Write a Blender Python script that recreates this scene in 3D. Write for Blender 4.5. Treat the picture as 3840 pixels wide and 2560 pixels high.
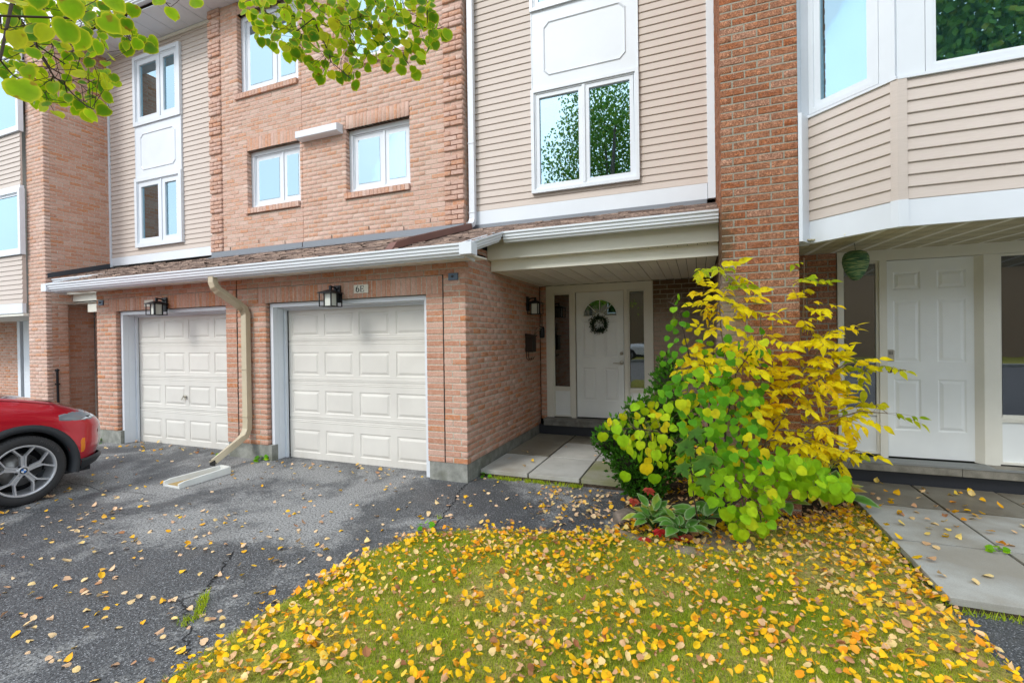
import bpy, bmesh, math, random
import numpy as np
from mathutils import Vector, Matrix, Euler
random.seed(7); np.random.seed(7)
R = math.radians
SC = bpy.context.scene
for o in list(bpy.data.objects): bpy.data.objects.remove(o)
COL = SC.collection

# ------------------------------------------------------------------ camera
cd = bpy.data.cameras.new('camera'); cam = bpy.data.objects.new('camera', cd); COL.objects.link(cam)
cd.sensor_width = 36.0; cd.lens = 36.0*1758.2/3840.0; cd.clip_start = 0.05; cd.clip_end = 600
yaw, pitch, roll = R(21.628), R(-0.298), R(-0.774)
fwd = Vector((-math.sin(yaw)*math.cos(pitch), math.cos(yaw)*math.cos(pitch), math.sin(pitch)))
rt = Vector((math.cos(yaw), math.sin(yaw), 0)); up = rt.cross(fwd)
r2 = math.cos(roll)*rt + math.sin(roll)*up; u2 = -math.sin(roll)*rt + math.cos(roll)*up
cam.matrix_world = Matrix(((r2.x, u2.x, -fwd.x, 0), (r2.y, u2.y, -fwd.y, 0), (r2.z, u2.z, -fwd.z, 1.62), (0, 0, 0, 1)))
SC.camera = cam
# ------------------------------------------------------------------ world, sun, exposure
wd = bpy.data.worlds.new('World'); SC.world = wd; wd.use_nodes = True
nt = wd.node_tree; nt.nodes.clear()
SUN_EL, SUN_AZ = R(42), R(205)      # azimuth measured clockwise from +Y
sky = nt.nodes.new('ShaderNodeTexSky'); sky.sky_type = 'NISHITA'; sky.sun_disc = False
sky.sun_elevation = SUN_EL; sky.sun_rotation = SUN_AZ; sky.air_density = 1.0; sky.dust_density = 3.0; sky.ozone_density = 1.5
tc = nt.nodes.new('ShaderNodeTexCoord'); mp = nt.nodes.new('ShaderNodeMapping'); mp.inputs['Scale'].default_value = (1, 1, 2.2)
nz = nt.nodes.new('ShaderNodeTexNoise'); nz.inputs['Scale'].default_value = 1.6; nz.inputs['Detail'].default_value = 6; nz.inputs['Roughness'].default_value = .55
cr = nt.nodes.new('ShaderNodeValToRGB'); cr.color_ramp.elements[0].position = .3; cr.color_ramp.elements[1].position = .62
cr.color_ramp.elements[0].color = (.55, .55, .55, 1); cr.color_ramp.elements[1].color = (.92, .92, .92, 1)
mx = nt.nodes.new('ShaderNodeMix'); mx.data_type = 'RGBA'; mx.inputs[7].default_value = (8.9, 9.9, 10.9, 1)
bg = nt.nodes.new('ShaderNodeBackground'); bg.inputs['Strength'].default_value = 0.13
wo = nt.nodes.new('ShaderNodeOutputWorld')
L = nt.links.new
L(tc.outputs['Generated'], mp.inputs['Vector']); L(mp.outputs[0], nz.inputs['Vector']); L(nz.outputs['Fac'], cr.inputs[0])
L(cr.outputs[0], mx.inputs[0]); L(sky.outputs[0], mx.inputs[6]); L(mx.outputs[2], bg.inputs[0]); L(bg.outputs[0], wo.inputs[0])
sd = bpy.data.lights.new('sun', 'SUN'); sd.energy = 1.3; sd.angle = R(14); sd.color = (1, .97, .92)
so = bpy.data.objects.new('sun', sd); COL.objects.link(so)
sdir = Vector((math.sin(SUN_AZ)*math.cos(SUN_EL), math.cos(SUN_AZ)*math.cos(SUN_EL), math.sin(SUN_EL)))
so.rotation_euler = (-sdir).to_track_quat('-Z', 'Y').to_euler(); so.location = sdir*30
SC.view_settings.view_transform = 'Standard'; SC.view_settings.look = 'None'; SC.view_settings.gamma = 1
SC.view_settings.exposure = 0.66; SC.view_settings.use_curve_mapping = False
SC.render.engine = 'CYCLES'; SC.cycles.use_denoising = True; SC.cycles.denoising_prefilter = 'ACCURATE'
SC.cycles.max_bounces = 8; SC.cycles.diffuse_bounces = 6; SC.cycles.transparent_max_bounces = 12; SC.cycles.glossy_bounces = 4

# ------------------------------------------------------------------ helpers
WL = {}
def wloc(o): return WL.get(o.name, Vector((0, 0, 0)))
def tag(o, label=None, cat=None, group=None, kind=None):
    if label: o['label'] = label
    if cat: o['category'] = cat
    if group: o['group'] = group
    if kind: o['kind'] = kind
    return o
def put(name, data, parent=None, loc=(0, 0, 0), rot=None, scale=None):
    """loc is a world position; rot is relative to the parent"""
    o = bpy.data.objects.new(name, data); COL.objects.link(o); loc = Vector(loc)
    WL[o.name] = loc
    if parent is not None:
        o.parent = parent; o.location = loc - wloc(parent)
    else: o.location = loc
    if rot is not None: o.rotation_euler = rot
    if scale is not None: o.scale = (scale,)*3 if not hasattr(scale, '__len__') else scale
    return o
def empty(name, loc, label, cat, group=None, rz=0):
    o = put(name, None, None, loc); o.empty_display_size = .1; o.rotation_euler = (0, 0, rz)
    return tag(o, label, cat, group)
def child_local(name, data, parent, loc=(0, 0, 0), rot=None):
    o = bpy.data.objects.new(name, data); COL.objects.link(o); o.parent = parent; o.location = loc
    WL[o.name] = wloc(parent) + Vector(loc)
    if rot is not None: o.rotation_euler = rot
    return o
def copy_tree(o, parent=None):
    c = o.copy(); COL.objects.link(c); c.parent = parent
    for ch in list(o.children): copy_tree(ch, c)
    return c
class MB:
    def __init__(s): s.v = []; s.f = []; s.sm = []; s.at = []
    def add(s, vs, fs, smooth=False, rnd=0.0):
        n = len(s.v); s.v += [tuple(v) for v in vs]; s.f += [tuple(i+n for i in f) for f in fs]
        s.sm += [smooth]*len(fs); s.at += [rnd]*len(vs)
    def box(s, x0, x1, y0, y1, z0, z1, rnd=0.0):
        if x1 < x0: x0, x1 = x1, x0
        if y1 < y0: y0, y1 = y1, y0
        if z1 < z0: z0, z1 = z1, z0
        s.add([(x0, y0, z0), (x1, y0, z0), (x1, y1, z0), (x0, y1, z0), (x0, y0, z1), (x1, y0, z1), (x1, y1, z1), (x0, y1, z1)],
              [(0, 3, 2, 1), (4, 5, 6, 7), (0, 1, 5, 4), (1, 2, 6, 5), (2, 3, 7, 6), (3, 0, 4, 7)], rnd=rnd)
    def ring(s, x0, x1, z0, z1, w, y0, y1, wt=None, wb=None):
        """a rectangular frame in the XZ plane, verticals full height, rails butted between"""
        wt = w if wt is None else wt; wb = w if wb is None else wb
        s.box(x0, x0+w, y0, y1, z0, z1); s.box(x1-w, x1, y0, y1, z0, z1)
        if wb > 0: s.box(x0+w, x1-w, y0, y1, z0, z0+wb)
        if wt > 0: s.box(x0+w, x1-w, y0, y1, z1-wt, z1)
    def prism(s, pts, a, b, axis='x', smooth=False, caps=True):
        """extrude a 2-D polygon between a and b along an axis; pts are the two other coordinates in xyz order"""
        def P(p, t): return (t, p[0], p[1]) if axis == 'x' else ((p[0], t, p[1]) if axis == 'y' else (p[0], p[1], t))
        n = len(pts); vs = [P(p, a) for p in pts]+[P(p, b) for p in pts]
        fs = [(i, (i+1) % n, n+(i+1) % n, n+i) for i in range(n)]
        s.add(vs, fs, smooth)
        if caps: s.add(vs, [tuple(range(n))[::-1], tuple(range(n, 2*n))])
    def tube(s, pts, r, n=8, smooth=True, caps=True):
        pts = [Vector(p) for p in pts]; rs = r if hasattr(r, '__len__') else [r]*len(pts)
        vs = []; up = None
        for i, p in enumerate(pts):
            d = (pts[min(i+1, len(pts)-1)]-pts[max(i-1, 0)]).normalized()
            if up is None: up = d.orthogonal().normalized()
            else:
                up = (up - d*up.dot(d)); up = up.normalized() if up.length > 1e-6 else d.orthogonal().normalized()
            w = d.cross(up)
            for k in range(n):
                a = 2*math.pi*k/n; vs.append(p+(up*math.cos(a)+w*math.sin(a))*rs[i])
        fs = [(i*n+k, i*n+(k+1) % n, (i+1)*n+(k+1) % n, (i+1)*n+k) for i in range(len(pts)-1) for k in range(n)]
        s.add(vs, fs, smooth)
        if caps: s.add(vs[:n], [tuple(range(n))[::-1]]); s.add(vs[-n:], [tuple(range(n))])
    def rpipe(s, pts, w, d, ref=(0, -1, 0)):
        """rectangular pipe: w across, d along the reference direction"""
        pts = [Vector(p) for p in pts]; ref = Vector(ref); vs = []
        for i, p in enumerate(pts):
            t = Vector((0, 0, 0))
            if i < len(pts)-1: t += (pts[i+1]-p).normalized()
            if i > 0: t += (p-pts[i-1]).normalized()
            t.normalize(); a = t.cross(ref); a = a.normalized() if a.length > 1e-4 else Vector((1, 0, 0)); b = a.cross(t).normalized()
            for (u, v) in ((-1, -1), (1, -1), (1, 1), (-1, 1)): vs.append(p+a*(w/2*u)+b*(d/2*v))
        fs = [(i*4+k, i*4+(k+1) % 4, (i+1)*4+(k+1) % 4, (i+1)*4+k) for i in range(len(pts)-1) for k in range(4)]
        s.add(vs, fs); s.add(vs[:4], [(3, 2, 1, 0)]); s.add(vs[-4:], [(0, 1, 2, 3)])
    def lathe(s, prof, c=(0, 0, 0), n=24, axis='z', smooth=True):
        vs = []
        for r, h in prof:
            for k in range(n):
                a = 2*math.pi*k/n; x, y = r*math.cos(a), r*math.sin(a)
                p = (x, y, h) if axis == 'z' else ((h, x, y) if axis == 'x' else (x, h, y))
                vs.append((p[0]+c[0], p[1]+c[1], p[2]+c[2]))
        m = len(prof)
        s.add(vs, [(i*n+k, i*n+(k+1) % n, (i+1)*n+(k+1) % n, (i+1)*n+k) for i in range(m-1) for k in range(n)], smooth)
    def mesh(s, name, mat=None, bevel=0):
        me = bpy.data.meshes.new(name); me.from_pydata(s.v, [], s.f)
        me.polygons.foreach_set('use_smooth', s.sm)
        a = me.attributes.new('rnd', 'FLOAT', 'POINT'); a.data.foreach_set('value', s.at)
        if mat: me.materials.append(mat)
        bm = bmesh.new(); bm.from_mesh(me); bmesh.ops.recalc_face_normals(bm, faces=bm.faces)
        if bevel:
            bmesh.ops.remove_doubles(bm, verts=bm.verts, dist=1e-5)
            bmesh.ops.bevel(bm, geom=[e for e in bm.edges if e.is_manifold and e.calc_face_angle(0) > .5], offset=bevel, segments=2, affect='EDGES', profile=.7)
        bm.to_mesh(me); bm.free(); me.update(); return me
    def build(s, name, mat, parent=None, bevel=0, loc=None):
        """vertices are world coordinates; with a parent the object sits at the parent's base"""
        base = wloc(parent) if parent is not None else (Vector(loc) if loc is not None else Vector((0, 0, 0)))
        if base.length > 0: s.v = [(v[0]-base.x, v[1]-base.y, v[2]-base.z) for v in s.v]
        return put(name, s.mesh(name, mat, bevel), parent, base)
    def build_local(s, name, mat, parent, bevel=0):
        return child_local(name, s.mesh(name, mat, bevel), parent)
def np_mesh(name, V, F, mat, attrs=None, smooth=False):
    """V (n,3), F (m,k) all faces with k corners"""
    me = bpy.data.meshes.new(name); V = np.asarray(V, np.float32); F = np.asarray(F, np.int32); m, k = F.shape
    me.vertices.add(len(V)); me.vertices.foreach_set('co', V.ravel())
    me.loops.add(m*k); me.loops.foreach_set('vertex_index', F.ravel())
    me.polygons.add(m); me.polygons.foreach_set('loop_start', np.arange(m, dtype=np.int32)*k); me.polygons.foreach_set('loop_total', np.full(m, k, np.int32))
    if smooth: me.polygons.foreach_set('use_smooth', np.ones(m, bool))
    for n_, a_ in (attrs or {}).items():
        at = me.attributes.new(n_, 'FLOAT', 'POINT'); at.data.foreach_set('value', np.asarray(a_, np.float32))
    if mat: me.materials.append(mat)
    me.update(calc_edges=True); return me
def in_poly(x, y, poly):
    x = np.asarray(x); y = np.asarray(y); c = np.zeros(x.shape, bool); j = len(poly)-1
    for i in range(len(poly)):
        xi, yi = poly[i]; xj, yj = poly[j]
        if yi != yj:
            c ^= ((yi > y) != (yj > y)) & (x < (xj-xi)*(y-yi)/(yj-yi)+xi)
        j = i
    return c

# ------------------------------------------------------------------ materials
def mat(name, col=(.8, .8, .8), rough=.6, metal=0, spec=.5):
    m = bpy.data.materials.new(name); m.use_nodes = True; b = m.node_tree.nodes['Principled BSDF']
    b.inputs['Base Color'].default_value = (*col, 1); b.inputs['Roughness'].default_value = rough; b.inputs['Metallic'].default_value = metal
    b.inputs['Specular IOR Level'].default_value = spec
    return m
class NT:
    def __init__(s, m): s.t = m.node_tree; s.b = s.t.nodes['Principled BSDF']; s.m = m
    def n(s, ty, **kw):
        x = s.t.nodes.new(ty)
        for k, v in kw.items():
            if k.startswith('i_'): x.inputs[k[2:].replace('_', ' ')].default_value = v
            else: setattr(x, k, v)
        return x
    def l(s, a, b): s.t.links.new(a, b)
    def pos(s, scale=(1, 1, 1), obj=False):
        m = s.n('ShaderNodeMapping'); m.inputs['Scale'].default_value = scale
        if obj: s.l(s.n('ShaderNodeTexCoord').outputs['Object'], m.inputs['Vector'])
        else: s.l(s.n('ShaderNodeNewGeometry').outputs['Position'], m.inputs['Vector'])
        return m.outputs[0]
    def noise(s, vec, scale, detail=3, rough=.5, dist=0):
        x = s.n('ShaderNodeTexNoise'); s.l(vec, x.inputs['Vector']); x.inputs['Scale'].default_value = scale
        x.inputs['Detail'].default_value = detail; x.inputs['Roughness'].default_value = rough; x.inputs['Distortion'].default_value = dist
        return x.outputs['Fac']
    def ramp(s, fac, stops, interp='LINEAR'):
        r = s.n('ShaderNodeValToRGB'); s.l(fac, r.inputs[0]); e = r.color_ramp.elements; r.color_ramp.interpolation = interp
        while len(e) < len(stops): e.new(.5)
        for i, (p, c) in enumerate(stops):
            e[i].position = p; e[i].color = (c, c, c, 1) if not hasattr(c, '__len__') else (*c, 1)
        return r.outputs[0]
    def mix(s, fac, a, b, mode='MIX'):
        x = s.n('ShaderNodeMix', data_type='RGBA', blend_type=mode)
        for k, v in ((0, fac), (6, a), (7, b)):
            if hasattr(v, 'links') or hasattr(v, 'is_output'): s.l(v, x.inputs[k])
            elif k == 0: x.inputs[0].default_value = v
            else: x.inputs[k].default_value = (*v, 1)
        return x.outputs[2]
    def math(s, op, a, b=0.0):
        x = s.n('ShaderNodeMath', operation=op)
        for k, v in ((0, a), (1, b)):
            if hasattr(v, 'is_output'): s.l(v, x.inputs[k])
            else: x.inputs[k].default_value = v
        return x.outputs[0]
    def attr(s, name): return s.n('ShaderNodeAttribute', attribute_name=name).outputs['Fac']
    def bump(s, h, strength=.5, dist=.01, prev=None):
        b = s.n('ShaderNodeBump'); b.inputs['Strength'].default_value = strength; b.inputs['Distance'].default_value = dist
        s.l(h, b.inputs['Height'])
        if prev is not None: s.l(prev, b.inputs['Normal'])
        return b.outputs[0]
    def col(s, x): s.l(x, s.b.inputs['Base Color'])
    def nor(s, x): s.l(x, s.b.inputs['Normal'])
    def rgh(s, x): s.l(x, s.b.inputs['Roughness'])

def brick_mat(name, tones, crack, crack_str=.6, cs=60, stain=False):
    m = mat(name, rough=.9, spec=.25); N = NT(m); p = N.pos()
    base = N.ramp(N.attr('rnd'), [(i/(len(tones)-1), t) for i, t in enumerate(tones)])
    big = N.noise(p, 1.3, 3); c = N.mix(N.ramp(big, [(.3, .82), (.7, 1.08)]), (0, 0, 0), base, 'MIX')
    big2 = N.n('ShaderNodeMix', data_type='RGBA', blend_type='MULTIPLY'); big2.inputs[0].default_value = 1
    N.l(base, big2.inputs[6]); N.l(N.ramp(big, [(.3, .92), (.7, 1.06)]), big2.inputs[7])
    # rustic wire-cut face: wandering dark creases between paler ridges
    ps = N.pos((1, 1, 1.35)); v = N.noise(ps, cs, 4, .62, 1.6)
    ridge = N.ramp(v, [(.40, 1), (.485, 0), (.52, 0), (.60, 1)])
    c = N.mix(N.ramp(N.noise(ps, 26, 3, .6), [(.42, 0), (.62, .45)]), big2.outputs[2], tones[-1])
    c = N.mix(N.ramp(ridge, [(0, crack_str), (1, 0)]), c, crack)
    if stain:
        # run-off stain under the gutter end: dark above, lime bloom below
        sp = N.n('ShaderNodeSeparateXYZ'); N.l(N.n('ShaderNodeNewGeometry').outputs['Position'], sp.inputs[0]); wob = N.math('MULTIPLY', N.noise(N.pos(), 7, 4, .7), .5)
        xm = N.ramp(N.math('ADD', sp.outputs['X'], wob), [(.50, 1), (.62, 0)]); zz = N.math('MULTIPLY', N.math('ADD', sp.outputs['Z'], N.math('MULTIPLY', wob, 1.2)), .25)
        c = N.mix(N.math('MULTIPLY', xm, N.ramp(zz, [(.30, 0), (.42, .0), (.62, .85), (.74, .8), (.80, 0)])), c, (.10, .065, .03))
        c = N.mix(N.math('MULTIPLY', N.ramp(N.math('ADD', sp.outputs['X'], wob), [(.55, 1), (.74, 0)]), N.ramp(zz, [(.1, .1), (.3, .55), (.52, .6), (.66, 0)])), c, (.50, .44, .38))
    N.col(c); N.nor(N.bump(ridge, .55, .004)); return m
BR_UP = brick_mat('brick_pink', [(.65, .31, .17), (.63, .38, .285), (.69, .475, .40), (.59, .355, .26), (.75, .565, .485)], (.42, .22, .15), .34, 70)
BR_GA = brick_mat('brick_salmon', [(.62, .25, .095), (.61, .32, .215), (.66, .42, .325), (.56, .28, .18), (.71, .50, .41)], (.34, .13, .08), .42, 52)
BR_FN = brick_mat('brick_orange', [(.54, .17, .06), (.56, .22, .10), (.62, .29, .16), (.52, .19, .08), (.66, .37, .25)], (.11, .04, .022), .85, 42, True)
def mortar(name, col):
    m = mat(name, rough=.95, spec=.1); N = NT(m); p = N.pos(); n = N.noise(p, 45, 4)
    N.col(N.mix(N.ramp(n, [(.35, 0), (.65, 1)]), [x*.78 for x in col], [min(1, x*1.12) for x in col])); N.nor(N.bump(N.noise(p, 260, 2), .3, .002)); return m
MO_UP = mortar('mortar_pale', (.55, .45, .37)); MO_GA = mortar('mortar_grey', (.50, .45, .37)); MO_FN = mortar('mortar_dark_grey', (.33, .31, .25))
def stucco(name, col, rough=.5, dirt=.03, scale=2):
    m = mat(name, rough=rough, spec=.35); N = NT(m); p = N.pos(); n = N.noise(p, scale, 5, .6)
    N.col(N.mix(N.ramp(n, [(.35, 0), (.75, 1)]), col, [x*(1-dirt*2.2) for x in col])); N.nor(N.bump(N.noise(p, 90, 2), .05, .002)); return m
WHITE = stucco('white_painted_metal', (.71, .75, .80), .45); VINYL = stucco('white_vinyl_window', (.71, .75, .80), .35, .03)
CREAM = stucco('cream_painted_metal', (.80, .78, .69), .5, .05); DOORW = stucco('door_white_paint', (.78, .80, .79), .4, .04)
FRAMEC = stucco('aged_white_frame_paint', (.72, .70, .62), .5, .05)
def siding_mat():
    m = mat('beige_vinyl_siding', rough=.6, spec=.3); N = NT(m); p = N.pos((1, 1, 14)); n = N.noise(p, 9, 4, .6)
    b = N.noise(N.pos(), .8, 2)
    c = N.mix(N.ramp(n, [(.3, 0), (.7, 1)]), (.55, .475, .425), (.59, .515, .465)); c = N.mix(N.ramp(b, [(.4, 0), (.65, .35)]), c, (.52, .44, .38))
    N.col(c); N.nor(N.bump(n, .12, .002)); return m
SIDING = siding_mat()
def garage_mat():
    m = mat('cream_garage_steel', rough=.5, spec=.35); N = NT(m); p = N.pos(); n = N.noise(p, 2.5, 4)
    c = N.mix(N.ramp(n, [(.35, 0), (.7, 1)]), (.63, .61, .565), (.69, .67, .62)); N.col(c); N.nor(N.bump(N.noise(N.pos((1, 1, 5)), 120, 2), .06, .001)); return m
GDOOR = garage_mat()
def grime(m, z0, z1, col=(.30, .26, .20), amt=.55, sc=5):
    N = NT(m); lk = N.b.inputs['Base Color'].links; src = lk[0].from_socket; sp = N.n('ShaderNodeSeparateXYZ'); N.l(N.n('ShaderNodeNewGeometry').outputs['Position'], sp.inputs[0])
    z = N.n('ShaderNodeMapRange'); N.l(sp.outputs['Z'], z.inputs[0]); z.inputs[1].default_value = z0; z.inputs[2].default_value = z1; z.inputs[3].default_value = 1; z.inputs[4].default_value = 0
    n = N.ramp(N.noise(N.pos((1, 1, .6)), sc, 6, .75), [(.40, 0), (.68, 1)]); N.col(N.mix(N.math('MULTIPLY', N.math('MULTIPLY', z.outputs[0], n), amt), src, col))
grime(GDOOR, 0, .22, (.40, .36, .30), .35)
def concrete(name, a, b, stain=(.2, .18, .14), s=6, rough=.85):
    m = mat(name, rough=rough, spec=.3); N = NT(m); p = N.pos()
    c = N.mix(N.ramp(N.noise(p, s, 6, .65), [(.38, 0), (.62, 1)]), a, b)
    c = N.mix(N.ramp(N.noise(p, s*.35, 4, .6), [(.5, 0), (.62, .6)]), c, stain)
    c = N.mix(N.ramp(N.noise(p, 150, 2), [(.4, .25), (.55, 0)]), c, [x*.6 for x in a])
    N.col(c); N.nor(N.bump(N.noise(p, 120, 3), .35, .003)); return m
CONC = concrete('foundation_concrete', (.20, .205, .185), (.33, .335, .30), (.12, .125, .09), 7)
CONC_D = concrete('stained_sill_concrete', (.20, .185, .15), (.28, .26, .215), (.10, .09, .065), 9)
SLAB = concrete('paving_slab_concrete', (.38, .375, .345), (.47, .465, .43), (.24, .20, .14), 2.2)
SLAB_D = concrete('damp_paving_slab_concrete', (.20, .18, .14), (.27, .25, .20), (.11, .08, .045), 2.2, .45)
SLAB_M = concrete('mossy_paving_slab_concrete', (.30, .29, .22), (.24, .24, .12), (.14, .17, .03), 2.0)
def asphalt():
    m = mat('worn_asphalt', rough=.75, spec=.4); N = NT(m); p = N.pos()
    base = (.072, .075, .079)
    n1 = N.noise(N.pos((1, .7, 1)), .75, 6, .6, .6); n2 = N.noise(p, 5.5, 4, .65)
    f = N.math('ADD', N.math('MULTIPLY', n1, .8), N.math('MULTIPLY', n2, .22))
    sep = N.n('ShaderNodeSeparateXYZ'); N.l(N.n('ShaderNodeNewGeometry').outputs['Position'], sep.inputs[0])
    far = N.n('ShaderNodeMapRange'); N.l(sep.outputs['Y'], far.inputs[0]); far.inputs[1].default_value = 2.4; far.inputs[2].default_value = 3.4; far.inputs[3].default_value = -.05; far.inputs[4].default_value = .035
    lft = N.n('ShaderNodeMapRange'); N.l(sep.outputs['X'], lft.inputs[0]); lft.inputs[1].default_value = -2.6; lft.inputs[2].default_value = -3.4; lft.inputs[3].default_value = -.06; lft.inputs[4].default_value = .0
    f = N.math('ADD', N.math('ADD', f, far.outputs[0]), lft.outputs[0])
    f = N.math('ADD', f, N.math('MULTIPLY', N.math('SUBTRACT', N.noise(p, 38, 3, .7), .5), .22)); dry = N.ramp(f, [(.470, 0), (.565, 1)])
    c = N.mix(dry, base, (.29, .288, .28))
    vor = N.n('ShaderNodeTexVoronoi'); vor.inputs['Scale'].default_value = 105; N.l(p, vor.inputs['Vector'])
    sp = N.ramp(vor.outputs['Color'], [(.35, 0), (.8, 1)]); near = N.ramp(vor.outputs['Distance'], [(.2, 1), (.5, 0)])
    st = N.math('MULTIPLY', sp, near)
    c = N.mix(N.math('MULTIPLY', st, .9), c, (.42, .43, .45))
    hol = N.ramp(N.noise(p, 62, 3, .75), [(.38, .9), (.52, 0)]); c = N.mix(hol, c, (.012, .013, .016))
    c = N.mix(N.ramp(N.noise(p, 2.3, 3), [(.56, 0), (.7, .3)]), c, (.11, .105, .10))
    N.col(c); N.rgh(N.ramp(dry, [(0, .55), (1, .9)]))
    h = N.math('ADD', N.math('MULTIPLY', near, .5), N.noise(p, 55, 3, .6)); N.nor(N.bump(h, .7, .006)); return m
ASPH = asphalt()
def soil():
    m = mat('dark_soil', rough=.95, spec=.2); N = NT(m); p = N.pos(); n = N.noise(p, 30, 6, .7)
    N.col(N.mix(N.ramp(n, [(.35, 0), (.65, 1)]), (.03, .022, .014), (.10, .075, .05))); N.nor(N.bump(n, .9, .02)); return m
SOIL = soil()
def lawn_mat():
    m = mat('lawn_turf_soil', rough=.95, spec=.15); N = NT(m); p = N.pos(); n = N.noise(p, 3.2, 6, .7); f = N.noise(p, 60, 4, .7)
    c = N.mix(N.ramp(n, [(.40, 0), (.62, 1)]), (.34, .38, .04), (.48, .38, .13)); c = N.mix(N.ramp(f, [(.4, .7), (.6, 0)]), c, (.06, .065, .015))
    N.col(c); N.nor(N.bump(f, .9, .015)); return m
LAWN = lawn_mat()
def leafy(name, stops, edge=None, trans=.35, rough=.5, spots=None):
    """leaf: hue from the rnd attribute, rim colour from the edge attribute, some light through the blade"""
    m = mat(name, rough=rough+.1, spec=.18); N = NT(m)
    c = N.ramp(N.attr('rnd'), stops)
    if edge: c = N.mix(N.math('MULTIPLY', N.attr('edge'), edge[1]), c, edge[0])
    p = N.pos()
    if spots: c = N.mix(N.ramp(N.noise(p, spots[1], 2), [(.64, 0), (.70, spots[2])]), c, spots[0])
    c2 = N.n('ShaderNodeMix', data_type='RGBA', blend_type='MULTIPLY'); c2.inputs[0].default_value = 1; N.l(c, c2.inputs[6]); N.l(N.ramp(N.noise(p, 22, 3), [(.3, .78), (.7, 1.12)]), c2.inputs[7])
    N.col(c2.outputs[2])
    tr = N.n('ShaderNodeBsdfTranslucent'); N.l(c2.outputs[2], tr.inputs['Color']); ms = N.n('ShaderNodeMixShader'); ms.inputs[0].default_value = trans
    N.l(N.b.outputs[0], ms.inputs[1]); N.l(tr.outputs[0], ms.inputs[2]); N.l(ms.outputs[0], N.t.nodes['Material Output'].inputs[0]); return m
LF_LIN = leafy('linden_leaf', [(0, (.055, .19, .006)), (.4, (.15, .34, .006)), (.75, (.36, .58, .006)), (.93, (.6, .62, .02)), (1, (.92, .60, .02))], ((.80, .74, .03), .8), .5, .45, ((.35, .16, .02), 28, .7))
LF_MIR = leafy('dark_crown_leaf', [(0, (.08, .20, .03)), (.6, (.16, .32, .04)), (.85, (.26, .36, .04)), (1, (.6, .35, .03))], None, .35)
LF_GRN = leafy('green_shrub_leaf', [(0, (.03, .15, .010)), (.35, (.11, .36, .008)), (.7, (.34, .60, .008)), (.84, (.58, .68, .010)), (1, (.92, .66, .01))], ((.26, .42, .02), .3), .3, .55)
LF_ASH = leafy('yellow_ash_leaf', [(0, (.28, .46, .01)), (.12, (.62, .62, .01)), (.3, (1, .86, .01)), (.8, (1, .80, .01)), (1, (.95, .60, .01))], ((1, .80, .02), .3), .5, .45, ((.35, .15, .02), 30, .5))
LF_MAP = leafy('maple_leaf', [(0, (.06, .17, .02)), (1, (.12, .27, .03))], ((.3, .35, .03), .3), .3, .5, ((.02, .012, .01), 16, 1))
LF_FAL = leafy('fallen_leaf', [(0, (.90, .58, .012)), (.28, (.90, .48, .010)), (.42, (.80, .28, .015)), (.5, (.86, .60, .06)), (.60, (.84, .62, .26)), (.80, (.80, .50, .26)), (.9, (.62, .34, .18)), (1, (.30, .11, .04))], None, .15, .55, ((.40, .16, .03), 35, .35))
LF_PAL = leafy('pale_fallen_leaf', [(0, (.82, .52, .03)), (.2, (.82, .40, .02)), (.3, (.80, .58, .22)), (.55, (.78, .56, .32)), (.85, (.74, .48, .30)), (1, (.40, .18, .08))], None, .12, .55, ((.40, .16, .03), 35, .3))
LF_HOS = leafy('hosta_leaf', [(0, (.05, .16, .02)), (.6, (.11, .28, .03)), (.8, (.45, .50, .05)), (1, (.55, .26, .04))], ((.55, .62, .38), .55), .2, .4)
LF_CED = leafy('cedar_spray', [(0, (.025, .10, .008)), (.6, (.06, .20, .012)), (1, (.12, .30, .02))], None, .2, .55)
LF_RED = leafy('creeper_leaf', [(0, (.55, .02, .02)), (.5, (.50, .06, .04)), (.75, (.35, .20, .08)), (1, (.14, .28, .08))], None, .25, .45)
GRASS = leafy('grass_blade', [(0, (.18, .33, .012)), (.4, (.40, .52, .02)), (.7, (.60, .58, .05)), (1, (.78, .64, .26))], None, .25, .6)
BARK = mat('twig_bark', (.05, .03, .022), .9); BARKG = mat('young_stem_bark', (.16, .11, .06), .8)
def trunkm():
    m = mat('linden_trunk_bark', rough=.95); N = NT(m); n = N.noise(N.pos((1, 1, .25)), 14, 5, .7); N.col(N.mix(N.ramp(n, [(.35, 0), (.65, 1)]), (.04, .033, .027), (.15, .125, .10))); N.nor(N.bump(n, .9, .03)); return m
TRUNK = trunkm()
def shingle_mat():
    m = mat('brown_asphalt_shingle', rough=.95, spec=.2); N = NT(m); p = N.pos()
    c = N.ramp(N.attr('rnd'), [(0, (.09, .06, .05)), (.4, (.22, .15, .12)), (.75, (.38, .27, .21)), (1, (.13, .09, .075))])
    c = N.mix(N.ramp(N.noise(N.pos((1, 5, 5)), 24, 4, .7), [(.42, .75), (.56, 0)]), c, (.05, .033, .028)); c = N.mix(N.ramp(N.noise(p, 350, 2), [(.5, 0), (.7, .5)]), c, (.42, .33, .28))
    N.col(c); N.nor(N.bump(N.noise(p, 200, 3), .6, .003)); return m
SHING = shingle_mat()
FLASH = mat('grey_step_flashing', (.20, .215, .24), .45, .35); FLASH_D = mat('dark_flashing', (.05, .055, .065), .5, .2)
TAN = stucco('tan_painted_downspout', (.55, .475, .34), .45, .08); BROWN = stucco('brown_painted_downspout', (.20, .095, .075), .4, .1)
BLACK = mat('black_lamp_metal', (.012, .014, .018), .4, .4); DARK = mat('dark_interior', (.015, .014, .013), .9)
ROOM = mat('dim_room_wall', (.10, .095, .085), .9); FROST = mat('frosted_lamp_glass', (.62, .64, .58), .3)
NICKEL = mat('brushed_nickel', (.48, .45, .38), .3, .9); MEMB = mat('black_damp_membrane', (.02, .022, .028), .5)
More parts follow.
